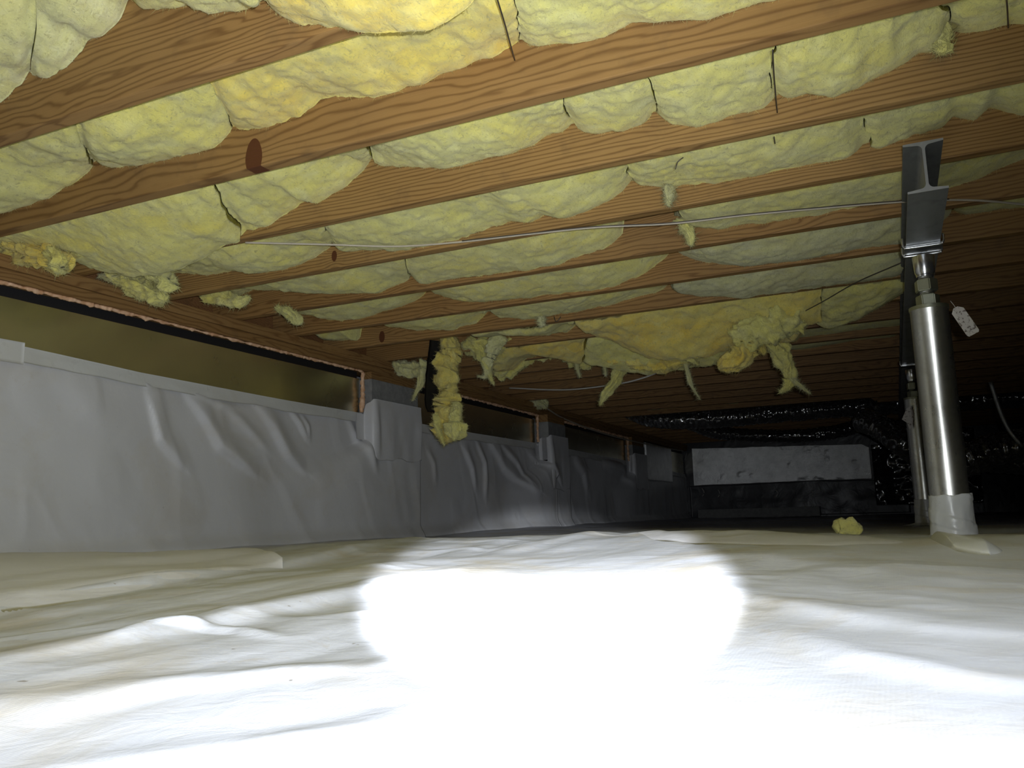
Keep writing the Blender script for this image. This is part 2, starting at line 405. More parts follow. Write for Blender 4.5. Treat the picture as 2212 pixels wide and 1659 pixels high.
wl2 = closed_sheet('hanging_liner', X, Y, Z, .002, M['liner_wall'])
tag(wl2, 'dim grey far stretch of wall liner between the second pilaster and back corner', 'plastic liner')
# taped top edge band, one per bay
bays = [(YN, 3.828), (4.35, 6.315), (6.735, 8.86), (9.37, YB)]
for i, (a, b) in enumerate(bays):
    n = int((b-a)*60)
    yy = np.linspace(a, b, n)[:, None]*np.ones((1, 10)); T = np.linspace(0, 1, 10)[None, :]*np.ones((n, 1))
    zz = wall_top(yy)-.052+T*.056+.004*fbm(yy*5, 0*yy, 0*yy, 71, 3)*(1-T)
    xx = np.full(yy.shape, XW)+.011+.010*(1-T)+.002*fbm(yy*9, zz*20, 0, 73, 3)
    tp = closed_sheet('edge_tape', xx, yy, zz, .0015, M['tape'], wl if i < 2 else wl2)
if True:
    # patch of tape lapped over the band at the far left
    xx, yy = np.meshgrid(np.linspace(0, 1, 8), np.linspace(1.45, 1.835, 30)); zz = .66+.075*xx
    closed_sheet('tape_patch', np.full(xx.shape, XW+.026)+.002*fbm(yy*8, zz*9, 0, 5, 2), yy, zz, .0015, M['tape'], wl)

# pilasters, their liner wraps and the wood blocks on top
plab = ['nearest', 'second', 'farthest']
for i, (y0, y1, xf) in enumerate(PIL):
    o = bm_obj('concrete_pilaster', box_bm(XW-.02, xf, y0, y1, -.02, [.905, .885, .86][i]-.022, .004), M['concrete'])
    tag(o, f'grey concrete pilaster, {plab[i]} of the three along the left wall, liner wrapped round it', 'pilaster', 'pilasters of the left wall')
    b = bm_obj('wood_block', box_bm(XW+.0, xf-.004, y0+.002, y1-.01, [.905, .885, .86][i]-.022, .9245, .003), M['wood_sill'])
    tag(b, f'brown wood shim on top of the {plab[i]} concrete pilaster under the sill', 'shim', 'shims on the pilasters')
    # wrap: from wall round the near side, across the face, back to the wall
    zt = [.768, .752, .745][i]; zb = [.44, .30, .35][i]
    path = [(XW+.020, y0-.10), (XW+.020, y0-.012), (xf-.004, y0-.012), (xf+.010, y0+.006), (xf+.010, y1+.004), (xf-.004, y1+.012), (XW+.020, y1+.012), (XW+.020, y1+.05)]
    pts = []
    for q in range(len(path)-1):
        d = math.dist(path[q], path[q+1]); nn = max(3, int(d/.006))
        for t in range(nn): pts.append((path[q][0]+(path[q+1][0]-path[q][0])*t/nn, path[q][1]+(path[q+1][1]-path[q][1])*t/nn))
    pts.append(path[-1]); pp = np.array(pts)
    for _ in range(4): pp[1:-1] = (pp[:-2]+pp[1:-1]*2+pp[2:])/4
    nz = 50; n = len(pp); T = np.linspace(0, 1, nz)[None, :]
    edge = sstep(y0+.02, y0-.05, pp[:, 1])[:, None]      # part lapped on the wall hangs lower
    top = zt-.085*sstep(y0-.004, y0-.03, pp[:, 1])[:, None]-.07*sstep(y1+.0, y1+.02, pp[:, 1])[:, None]
    low = zb+.10*edge+.012*fbm(pp[:, 1:2]*9, 0, 0, 5+i, 2)
    Z = low+(top-low)*T
    loose = sstep(.0, .45, 1-T)
    yy = pp[:, 1:2]*np.ones((1, nz))
    nx = loose*(.006*fbm(yy*8, Z*4, 0, 51+i, 2)+.004)+.014
    nx = nx+.012*np.exp(-((yy-y0-.012-.02*(1-T))/.022)**2)*np.sin(np.pi*np.clip(1-T, 0, 1))
    X = pp[:, 0:1]+nx; Yg = yy-.018*np.exp(-((yy-y0)/.02)**2)*np.sin(np.pi*np.clip(1-T, 0, 1))
    wr = closed_sheet('pilaster_wrap', X, Yg, Z, .0012, M['liner_wall'])
    tag(wr, f'white liner sheet wrapped and taped around the {plab[i]} concrete pilaster', 'plastic liner', 'liner wraps on the pilasters')

# foil faced insulation boards between the pilasters
bl = ['long foil-faced board above the liner at the left, dull olive', 'dark foil-faced board between nearest and second pilasters, behind hanging insulation',
      'dark foil-faced board between second and farthest pilasters', 'dark foil-faced board past the farthest pilaster']
for i, (a, b) in enumerate([(YN, 3.815), (4.36, 6.305), (6.735, 8.845), (9.37, YB)]):
    o = bm_obj('foil_board', box_bm(XW-.028, XW+.002, a, b, .45, .885, .002), M['foil'])
    tag(o, bl[i], 'insulation board', 'foil boards on the left wall')
    g = bm_obj('gap_shade_strip', box_bm(XW-.028, XW-.012, a, b, .886, .926, .0), M['gap_shade'])  # black strip stands in for the shadowed gap over the board
    tag(g, f'strip coloured black as the shaded gap above the {["long olive", "first dark", "second dark", "farthest dark"][i]} foil board', 'strip', 'painted shadow gaps above the foil boards')

def tube(name, P, R, m, parent=None, seg=10, nz=0.0, nf=20, seed=0, flat=1.0, cap=True, oct=3, grain=0):
    """noise-roughened tube through points with radii"""
    P = np.array(P, float); R = np.array(R, float) if hasattr(R, '__len__') else np.full(len(P), R)
    V = []; up = np.array([.13, .21, .97])
    for i in range(len(P)):
        d = P[min(i+1, len(P)-1)]-P[max(i-1, 0)]; d = d/(np.linalg.norm(d)+1e-9)
        a = np.cross(d, up)
        if np.linalg.norm(a) < .2: a = np.cross(d, [1, 0, .1])
        a /= np.linalg.norm(a); b = np.cross(d, a)
        for q in range(seg):
            th = 2*math.pi*q/seg; V.append(P[i]+R[i]*(a*math.cos(th)+b*math.sin(th)*flat))
    V = np.array(V); C = np.repeat(P, seg, 0)
    if nz:
        dd = V-C
        if grain:
            thv = np.tile(np.arange(seg)*2*math.pi/seg, len(P)); sl = np.repeat(np.cumsum(np.r_[0, np.linalg.norm(np.diff(P, axis=0), axis=1)]), seg)
            V = V+dd*(nz*(.75*fbm(np.cos(thv)*1.5, np.sin(thv)*1.5, sl*grain, seed, 4)+.55*fbm(V[:, 0]*38, V[:, 1]*38, V[:, 2]*22, seed+1, 3)))[:, None]
        else:
            V = V+dd*(nz*fbm(V[:, 0]*nf, V[:, 1]*nf, V[:, 2]*nf, seed, oct))[:, None]
    F = []
    n = len(P)
    for i in range(n-1):
        for q in range(seg): F.append((i*seg+q, i*seg+(q+1) % seg, (i+1)*seg+(q+1) % seg, (i+1)*seg+q))
    me_f = [list(f) for f in F]+[[q for q in range(seg)][::-1], [(n-1)*seg+q for q in range(seg)]]
    return mesh(name, V, me_f, m, parent)
def resample(P, step):
    P = np.array(P, float)
    # catmull-rom
    out = []
    Q = np.vstack([2*P[0]-P[1], P, 2*P[-1]-P[-2]])
    for i in range(1, len(Q)-2):
        L = np.linalg.norm(Q[i+1, :3]-Q[i, :3]); n = max(2, int(L/step))
        for t in np.linspace(0, 1, n, endpoint=False):
            a, b, c, d = Q[i-1], Q[i], Q[i+1], Q[i+2]
            out.append(.5*((2*b)+(-a+c)*t+(2*a-5*b+4*c-d)*t*t+(-a+3*b-3*c+d)*t**3))
    out.append(P[-1]); return np.array(out)

# pink-orange foam beads
def bead(P, r, label, seed):
    Q = resample(P, .006); rr = r*(1+.45*fbm(Q[:, 0]*25, Q[:, 1]*25, Q[:, 2]*25, seed, 3)); rr = np.clip(rr, r*.35, r*2.4)
    Q = Q+np.stack([0*rr, 0*rr, .25*r*fbm(Q[:, 0]*40, Q[:, 1]*40, Q[:, 2]*40, seed+3, 2)], 1)
    o = tube('foam_bead', Q, rr, M['foam'], seg=8, nz=.5, nf=90, seed=seed, oct=2)
    tag(o, label, 'foam sealant', 'foam beads sealing the foil boards')
xs = -2.632
bead([(xs, YN, .921), (xs, 1, .921), (xs, 2.2, .922), (xs, 3.0, .922), (xs, 3.80, .922)], .0065, 'thin peach foam bead under the sill along the long olive board', 1)
bead([(xs-.005, 3.815, .926), (xs-.005, 3.812, .85), (xs-.007, 3.815, .78), (xs-.01, 3.81, .695)], .013, 'thick peach foam bead running down beside the nearest pilaster', 2)
bead([(xs, 4.36, .921), (xs, 5.2, .921), (xs, 6.29, .918)], .008, 'thin peach foam bead under the sill between nearest and second pilasters', 3)
bead([(xs+.0, 6.305, .92), (xs-.002, 6.302, .82), (xs-.002, 6.305, .70)], .012, 'thin peach foam bead running down beside the second pilaster', 4)
bead([(xs, 6.74, .921), (xs, 7.6, .918), (xs, 8.84, .912)], .011, 'dim lumpy foam bead under the sill beyond the second pilaster', 5)
bead([(xs, 8.85, .915), (xs, 8.848, .80), (xs, 8.85, .66)], .013, 'dim foam bead running down beside the farthest pilaster', 6)

# ---------------------------------------------------------------- sill plates and rim
tag(bm_obj('sill_plate', box_bm(-2.75, -2.612, YN, YB+.05, .926, .964, .003), M['wood_sill']), 'brown lower sill board lying on top of the left foundation wall', 'sill board', 'sill boards')
tag(bm_obj('sill_plate', box_bm(-2.745, -2.602, YN, YB+.05, .9645, JB-.0005, .003), wood('sill_top_wood', (.36, .21, .08), (.17, .08, .027), seed=2, axis='y', freq=50)), 'brown upper sill board directly under the joist ends at the left wall', 'sill board', 'sill boards')
tag(bm_obj('rim_joist', box_bm(-2.788, -2.750, YN, YB+.05, JB, JB+JH-.001, .002), M['wood_dark']), 'dark rim board standing on the sill behind the joist ends', 'board')

# ---------------------------------------------------------------- joists
def kq(k, x, y, r, core=False): q = on_y(x, y, JY(k)-JT); return (q[0], q[2], r, core)
kn = {2: [kq(2, 548, 338, .072, True), kq(2, 1490, 90, .07)], 7: [kq(7, 825, 727, .045, True)], 1: [kq(1, 600, 60, .08)], 4: [kq(4, 722, 553, .03, True)],
      6: [kq(6, 945, 645, .06)], 5: [kq(5, 485, 655, .04)], 3: [kq(3, 1450, 300, .05)]}
seeds = [3.1, 7.7, 1.3, 5.9, 9.2, 2.4, 6.6]
freqs = {0: 60, 1: 62, 2: 42, 3: 85, 4: 95, 5: 70, 6: 60, 7: 55}
joist_mats = {}
for k in range(-5, NJ+1):
    if 0 <= k <= 8:
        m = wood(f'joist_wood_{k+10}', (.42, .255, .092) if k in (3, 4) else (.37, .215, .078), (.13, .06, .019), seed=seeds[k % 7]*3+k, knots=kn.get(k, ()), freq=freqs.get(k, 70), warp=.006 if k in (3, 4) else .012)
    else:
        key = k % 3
        if key not in joist_mats: joist_mats[key] = wood(f'joist_wood_dimmed_{key}', (.27, .155, .058), (.11, .05, .018), seed=20+key*4, freq=60)  # far joists: light falloff with distance put into a darker base
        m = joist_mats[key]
    y1 = JY(k); y0 = y1-JT
    if y1 > YB or y0 < YN: continue
    bm = box_bm(-2.747, XR-.003, y0, y1, JB+.0005, JB+JH-.001, .0035, 2)
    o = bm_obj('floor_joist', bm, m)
    if k >= 1:
        d = {1: 'thick-looking pine joist crossing the upper left corner, coarse grain', 2: 'long pine joist with a big dark knot, running from left edge to the top right', 3: 'fine-grained pine joist ending behind a sagging batt at the left'}.get(k, f'pine floor joist, {ordw(k)} one counted from the top of the photo')
    else: d = f'pine floor joist overhead, {ordw(1-k)} one back from the view'
    tag(o, d, 'joist', 'floor joists')

# ---------------------------------------------------------------- fiberglass batts
TR = {  # where each bay's batt meets the near face of joist k
1: [(-150, 260), (0, 222), (20, 215), (62, 175), (105, 172), (140, 155), (175, 115), (190, 87), (225, 77), (265, 40), (280, 6), (320, 20), (390, 17), (425, 15), (465, 35), (570, 17), (650, 55), (720, 66), (800, 76), (850, 78), (940, 66), (1010, 20), (1060, -30)],
2: [(-120, 520), (0, 465), (105, 432), (210, 365), (300, 362), (360, 345), (465, 325), (505, 287), (575, 280), (650, 255), (700, 217), (820, 210), (900, 188), (1000, 150), (1106, 108), (1131, 105), (1231, 100), (1306, 83), (1366, 55), (1531, 48), (1606, 20), (1716, -2), (1900, -60)],
3: [(60, 515), (100, 520), (150, 552), (210, 582), (290, 602), (340, 596), (390, 584), (440, 562), (490, 535), (520, 528), (540, 505), (590, 485), (625, 460), (665, 435), (685, 445), (720, 420), (750, 405), (780, 375), (805, 355), (820, 360), (900, 362), (970, 365), (1050, 345), (1106, 333), (1156, 315), (1196, 290), (1236, 285), (1296, 290), (1346, 285), (1386, 270), (1416, 258), (1456, 275), (1506, 280), (1576, 255), (1656, 235), (1746, 205), (1796, 212), (1856, 190), (1926, 160), (1986, 115), (2031, 120), (2051, 80), (2120, 70), (2212, 56), (2400, 20)],
4: [(230, 600), (395, 590), (450, 595), (520, 585), (580, 590), (635, 580), (685, 555), (720, 538), (750, 545), (810, 540), (850, 545), (950, 530), (1040, 505), (1106, 480), (1151, 485), (1181, 465), (1221, 475), (1266, 462), (1316, 435), (1356, 407), (1376, 402), (1431, 407), (1456, 410), (1486, 402), (1556, 395), (1626, 382), (1706, 367), (1806, 350), (1856, 330), (1906, 320), (1951, 305), (2036, 280), (2056, 255), (2106, 260), (2136, 240), (2212, 250), (2400, 215)],
5: [(430, 655), (480, 655), (555, 625), (600, 626), (750, 635), (820, 635), (890, 607), (925, 615), (1000, 602), (1106, 590), (1156, 585), (1206, 575), (1256, 555), (1306, 540), (1346, 510), (1360, 480), (1465, 480), (1521, 495), (1556, 497), (1606, 487), (1706, 478), (1806, 458), (1946, 432), (2080, 400), (2212, 350), (2400, 310)],
6: [(600, 700), (654, 676), (708, 692), (741, 696), (784, 689), (839, 673), (887, 657), (923, 634), (939, 632), (961, 641), (1001, 651), (1039, 654), (1100, 648), (1150, 647), (1179, 638), (1242, 635), (1283, 630), (1321, 622), (1375, 600), (1406, 585), (1455, 549), (1531, 570), (1606, 577), (1681, 572), (1781, 555), (1856, 540), (1946, 527), (2060, 470), (2212, 450), (2400, 430)],
7: [(665, 731), (692, 727), (708, 735), (779, 738), (781, 719), (830, 700), (866, 708), (904, 715), (947, 715), (980, 714), (1023, 703), (1060, 678), (1077, 687), (1104, 691), (1141, 692), (1195, 684), (1226, 679), (1264, 671), (1321, 660), (1366, 646), (1416, 635), (1450, 619), (1480, 635), (1511, 643), (1559, 643), (1606, 646), (1670, 637), (1733, 630), (1800, 619), (1946, 598), (2212, 540)],
8: [(1000, 740), (1128, 720), (1150, 725), (1195, 725), (1226, 719), (1246, 704), (1274, 698), (1302, 727), (1353, 752), (1400, 777), (1470, 782), (1543, 771), (1590, 750), (1650, 748), (1720, 740), (1748, 705), (1790, 712), (1860, 690), (1946, 640), (2100, 600)],
9: [(1000, 760), (1060, 805), (1110, 800), (1140, 775), (1180, 766), (1220, 775), (1265, 792), (1300, 790), (1345, 803), (1400, 812), (1450, 802), (1500, 800), (1560, 790), (1640, 765), (1700, 740)],
}
# seams: (near px on the previous joist's edge, far px on the contact line)
SE = {1: [(-200, -200), (62, 62), (280, 280), (568, 568), (1060, 1060)],
      2: [(-300, -140), (150, 208), (415, 503), (1085, 1128), (1900, 1900)],
      3: [(-100, 60), (430, 532), (790, 803), (1216, 1236), (1392, 1414), (1668, 1680), (2010, 2048), (2400, 2400)],
      4: [(150, 230), (690, 722), (1345, 1366), (1850, 1866), (2400, 2400)],
      5: [(430, 470), (868, 892), (1335, 1358), None, (1462, 1470), (1960, 1990), (2400, 2400)],
      6: [(600, 640), (905, 928), (1450, 1453), (2060, 2060), (2300, 2300)],
      7: [(655, 665), (779, 781), None, (810, 830), (1050, 1060), (1440, 1450), (1960, 1960)],
      8: [(1010, 1040), (1240, 1262), (1780, 1760), (2000, 2000)],
      9: [(1050, 1065), (1265, 1260), (1640, 1640)]}
def make_batt(name, yn, yf, Xs0, Xs1, XT, zt, seed, m, step, near_z=None, lump=1.0, ztop=JB+JH-.006, endr=.05, sk=0, fib=0):
    """batt between joist faces yn..yf; Xs0,Xs1 = (near,far) x of the two ends; contact curve zt(X) on far side"""
    L = max(Xs1[0]-Xs0[0], Xs1[1]-Xs0[1]); nu = max(8, int(L/step)); nv = max(10, int((yf-yn)/step))
    U = np.linspace(0, 1, nu)[:, None]*np.ones((1, nv)); V = np.linspace(0, 1, nv)[None, :]*np.ones((nu, 1))
    XA = Xs0[0]+(Xs0[1]-Xs0[0])*V; XB = Xs1[0]+(Xs1[1]-Xs1[0])*V
    X = XA+(XB-XA)*U+.016*fbm(V*3+sk, U*0, 0, int(sk), 3)*(1-U)**6+.016*fbm(V*3+sk+1, U*0, 0, int(sk)+1, 3)*U**6; Y = yn+(yf-yn)*V
    zc = np.interp(X.ravel(), XT, zt).reshape(X.shape)
    zs = np.interp((X+.10).ravel(), XT, np.convolve(np.pad(zt, 2, 'edge'), np.ones(5)/5, 'valid')).reshape(X.shape)
    zn = np.clip(zs, JB+.012, None)+.02
    if near_z is not None: zn = near_z(X)
    k = sstep(0.0, 1.0, V)
    z = zn*(1-k)+zc*k
    z = z-.030*np.sin(np.pi*V)*(.6+.5*fbm(X*2.3, Y*1, 0, seed+5, 2))
    # lumps, billows and fibres
    bil = np.abs(fbm(X*4.2, Y*4.8, 0, seed+9, 2)); att = (.35+.65*np.sin(np.pi*np.clip(V, .02, .98)))
    z = z-lump*(.009*(1-bil)-.006)*att-lump*.016*fbm(X*3.4, Y*3.6, 0, seed+27, 1)*att
    z = z-lump*.0042*fbm(X*17, Y*17, 0, seed+11, 3)*(.5+.5*att)
    z = z-lump*.0036*fbm(X*52, Y*52, 0, seed+15, 3)
    cre = np.clip(.14-np.abs(fbm(X*3.0+Y*1.5, Y*3.2, 0, seed+21, 3)), 0, 1)/.14
    z = z+lump*.005*cre**2*att
    # keep the far contact line at its measured height
    los = (zc-CZ)*(Y/yf)+CZ
    z = np.maximum(z, los+.004+.014*(1-V))
    # ends curl up
    xl = (X-XA); xr = (XB-X)
    e = np.clip(1-xl/endr, 0, 1)**2.2+np.clip(1-xr/endr, 0, 1)**2.2
    z = z+.020*e
    # edge roll at near side
    z = z+.015*np.clip(1-V*(yf-yn)/.04, 0, 1)**2
    z = np.minimum(z, ztop-.004)
    n, kk = X.shape
    A = np.stack([X.ravel(), Y.ravel(), z.ravel()], 1)
    B = A.copy(); B[:, 2] = ztop
    ring = [i*kk for i in range(n)]+[(n-1)*kk+j for j in range(1, kk)]+[i*kk+kk-1 for i in range(n-2, -1, -1)]+[j for j in range(kk-2, 0, -1)]
    Bv = B[ring]; off = n*kk; m_ = len(ring)
    F = [list(f) for f in grid_faces(n, kk, flip=True)]
    F += [[ring[q], off+q, off+(q+1) % m_, ring[(q+1) % m_]] for q in range(m_)]
    F.append([off+q for q in range(m_)][::-1])
    me = bpy.data.meshes.new(name); me.from_pydata([tuple(v) for v in np.vstack([A, Bv]).tolist()], [], [[int(a) for a in f] for f in F]); me.update()
    me.polygons.foreach_set('use_smooth', [True]*len(me.polygons)); me.materials.append(m)
    o = bpy.data.objects.new(name, me); COL.objects.link(o)
    if fib:
        dzx = np.gradient(z, axis=0)/np.maximum(np.gradient(X, axis=0), 1e-4); dzy = np.gradient(z, axis=1)/np.maximum(np.gradient(Y, axis=1), 1e-4)
        N = np.stack([dzx.ravel(), dzy.ravel(), -np.ones(z.size)], 1); N /= np.linalg.norm(N, axis=1)[:, None]
        cnt = int(fib*L*(yf-yn))
        fibres(o, A, N, cnt, .007, m, seed)
        far = (V.ravel() > .97)
        if far.sum() > 5: fibres(o, A[far], N[far]*np.array([1, .2, 1]), int(L*260), .009, m, seed+1).name = 'edge_fibres'
    return o
def fibres(parent, A, N, n, ln, m, seed, th=.0004):
    g = np.random.default_rng(seed); ix = g.integers(0, len(A), n)
    P = A[ix]+g.normal(0, .0012, (n, 3)); D = N[ix]*.55+g.normal(0, .6, (n, 3)); D /= np.linalg.norm(D, axis=1)[:, None]
    L = ln*(.4+g.random(n)*1.1)[:, None]; S = np.cross(D, g.normal(0, 1, (n, 3))); S /= np.linalg.norm(S, axis=1)[:, None]; S2 = np.cross(D, S)
    bend = g.normal(0, .35, (n, 3))*L
    V = np.concatenate([P-S*th-D*.002, P+S*th-D*.002, P+S2*th*1.6-D*.002, P+D*L+bend])
    i = np.arange(n); F = np.concatenate([np.stack([i, i+n, i+3*n], 1), np.stack([i+n, i+2*n, i+3*n], 1), np.stack([i+2*n, i, i+3*n], 1)])
    o = mesh('loose_fibres', V, F, m); o.parent = parent; o['kind'] = 'stuff'; return o
BMAT = {(2, 3): 'fg_yellow', (1, 4): 'fg_yellow', (8, 2): 'fg_yellow', (9, 1): 'fg_yellow', (1, 1): 'fg_pale', (1, 2): 'fg_pale', (7, 4): 'fg_pale', (6, 3): 'fg_pale'}
BDESC = {(1, 1): 'small pale tuft of batt at the extreme upper left corner', (1, 2): 'loose grey-specked yellow batt drooping over the first joist, upper left corner',
         (1, 3): 'strip of yellow batt peeking above the first joist', (1, 4): 'bright yellow batt bulging down below the first joist at top centre',
         (2, 1): 'pale yellow batt at the left edge between first and second joists', (2, 2): 'rounded yellow batt above the big knot, between first and second joists',
         (2, 3): 'long deep-yellow batt with orange stain between first and second joists', (2, 4): 'bright yellow batt right of the first support wire, at top centre',
         (3, 1): 'large yellow batt sagging over the left end of the third joist'}
for k, tr in TR.items():
    yf = JY(k)-JT-.001; yn = JY(k-1)+.001
    q = np.array([on_y(x, y, yf) for x, y in tr]); XT = q[:, 0]; zt = q[:, 2]
    XX = np.linspace(XT[0], XT[-1], 700); ZZ = np.interp(XX, XT, zt)
    ZZ = ZZ+.004*fbm(XX*22, 0*XX, 0*XX, 90+k, 3)
    zmax = JB+JH-.03
    ZZ = np.minimum(ZZ, zmax)
    se = SE[k]; idx = 0
    for a, b in zip(se[:-1], se[1:]):
        if a is None or b is None: continue
        idx += 1
        def xs(p):
            yv = float(np.interp(p[1], [t[0] for t in tr], [t[1] for t in tr])); xf_ = on_y(p[1], yv, yf)[0]
            ex, ey = p[0], None
            # x on the far bottom edge of the previous joist
            lo, hi = -6., 4.
            a0 = AF; Yp = yn
            for _ in range(40):
                mid = (lo+hi)/2; v = np.array([mid, Yp, JB-CZ]); px = 1106+FPX*(v@AR)/(v@AF)
                if px < ex: lo = mid
                else: hi = mid
            return (mid, xf_)
        x0 = xs(a); x1 = xs(b)
        x0 = (max(x0[0], -2.735), max(x0[1], -2.735)); x1 = (max(x1[0], -2.5), max(x1[1], -2.5))
        if min(x1[0]-x0[0], x1[1]-x0[1]) < .06: x1 = (max(x1[0], x0[0]+.08), max(x1[1], x0[1]+.08))
        g = .0012
        nz = None
        if k in (8, 9): nz = (lambda X, kk=k: np.full(X.shape, JB+.015)-.02)
        ZZb = ZZ
        step = .0075 if k <= 4 else (.010 if k <= 7 else .012)
        # behind the sill the batt must stay above the plate
        if x0[0] < -2.59 or x0[1] < -2.59:
            ZZb = np.where(XX < -2.585, np.maximum(ZZ, JB+.01), ZZ)
        o = make_batt('insulation_batt', yn, yf, (x0[0]+g, x0[1]+g), (x1[0]-g, x1[1]-g), XX, ZZb, 100*k+idx*7, M[BMAT.get((k, idx), 'fg')], step, near_z=nz, lump=1.25 if (k, idx) in ((1, 1), (1, 2)) else (1.7 if k > 7 else 1.0),
                      endr=.045, sk=k*40+idx, fib={1: 5000, 2: 4500, 3: 4000, 4: 3500, 5: 2500, 6: 2000, 7: 1500}.get(k, 1200))
        lab = BDESC.get((k, idx), f'yellow fiberglass batt between {ordw(k-1) if k > 1 else "no"} and {ordw(k)} joists, {ordw(idx)} from the left wall')
        tag(o, lab, 'insulation', 'fiberglass batts between the joists')
# batts out of the traced area: behind the view, and the far or right-hand bays
def plain_batt(k, xa, xb, zlo, seed, m, label):
    yf = JY(k)-JT-.001; yn = JY(k-1)+.001
    XX = np.linspace(xa-.1, xb+.1, 200); ZZ = zlo+.03*fbm(XX*1.7, 0*XX, 0*XX, seed, 3)
    o = make_batt('insulation_batt', yn, yf, (xa, xa), (xb, xb), XX, ZZ, seed, M[m], .022, lump=.9)
    tag(o, label, 'insulation', 'fiberglass batts between the joists')
for k in range(-4, 1):
    for j, (a, b) in enumerate([(-2.73, -1.55), (-1.53, -.3), (-.28, .95), (.97, 2.2), (2.22, 4.1)]):
        if JY(k-1) < YN: continue
        plain_batt(k, a, b, JB+.035, 500+k*13+j, 'fg', f'yellow fiberglass batt overhead, {ordw(1-k)} bay back from the view, {ordw(j+1)} from the left wall')
for j, (a, b) in enumerate([(-.20, .95), (.97, 2.2), (2.22, 4.1)]):
    plain_batt(1, a, b, JB+.03, 700+j, 'fg', f'yellow fiberglass batt right of the view above the first joist, {ordw(j+1)} one')
for j, (a, b) in enumerate([(.55, 1.6), (1.62, 2.9), (2.92, 4.1)]):
    plain_batt(2, a, b, JB+.03, 720+j, 'fg', f'yellow fiberglass batt right of the view between first and second joists, {ordw(j+1)} one')
for k in range(3, 9):
    x0 = {3: 1.0, 4: 1.2, 5: 1.35, 6: 1.2, 7: 1.0, 8: 1.0}[k]
    plain_batt(k, x0, 2.3, JB+.05, 740+k, 'fg', f'yellow fiberglass batt outside the right edge between {ordw(k-1)} and {ordw(k)} joists')
for k, segs in {9: [(-2.73, -2.05, .10)], 10: [(-2.73, -1.9, .07), (-1.0, .2, .05)], 11: [(-2.6, -1.7, .09), (-.9, .1, .06)], 12: [(-2.2, -1.3, .07)], 13: [(-2.73, -2.1, .06), (-1.2, -.2, .08)], 15: [(-2.3, -1.4, .06)], 17: [(-2.1, -1.2, .04), (0, 1, .08)], 19: [(-1.9, -.9, .05)]}.items():
    for j, (a, b, zz) in enumerate(segs):
        plain_batt(k, a, b, JB+zz, 800+k*5+j, 'fg', f'dim fiberglass batt tucked up in the dark bay before the {ordw(k)} joist, {ordw(j+1)} from left')

# ---------------------------------------------------------------- torn and hanging tufts
def tuft(label, pts, m='fg', flat=.55, seed=0, nz=.55, grain=5.5, name='insulation_tuft', nf=22, frayed=0, step=.006):
    """pts: (px x, px y, plane Y, radius m)"""
    P = [(*on_y(x, y, Y), r) for x, y, Y, r in pts]
    Q = resample(P, step); R = np.clip(Q[:, 3], .0015, None)
    R[0] *= .5; R[-1] *= .35
    Q[:, :3] += .22*R[:, None]*np.stack([fbm(Q[:, 2]*9+j*9, Q[:, 0]*9, 0*R, seed+j, 2) for j in range(3)], 1)
    o = tube(name, Q[:, :3], R, M[m], seg=48, nz=nz*1.25, seed=seed, flat=flat, oct=4, grain=grain)
    Vv = np.array([v.co for v in o.data.vertices]); Nn = Vv-np.repeat(Q[:, :3], 48, 0); Nn /= np.linalg.norm(Nn, axis=1)[:, None]+1e-9
    fibres(o, Vv, Nn, int(500+16000*R.mean()*len(Q)*step*6), .016, M[m], seed, .0008)
    tag(o, label, 'insulation', 'torn insulation scraps')
    return o
hang = tuft('long yellow insulation strip hanging down in front of the nearest pilaster', [(968, 722, 3.86, .05), (968, 760, 3.86, .075), (966, 810, 3.84, .077), (964, 860, 3.83, .074), (966, 905, 3.82, .066), (962, 935, 3.82, .070), (964, 957, 3.82, .030)], 'fg_yellow', .6, 5, .34, 2.2)
tuft('curled end of batt beside the long hanging strip', [(985, 870, 3.80, .02), (985, 905, 3.79, .045), (982, 935, 3.79, .045), (978, 948, 3.79, .02)], 'fg', .8, 6, .5)
o = tuft('torn point of fibre below the long hanging strip', [(945, 895, 3.80, .03), (947, 925, 3.78, .03), (955, 945, 3.78, .018), (960, 962, 3.78, .003)], 'fg', .5, 9, .3)
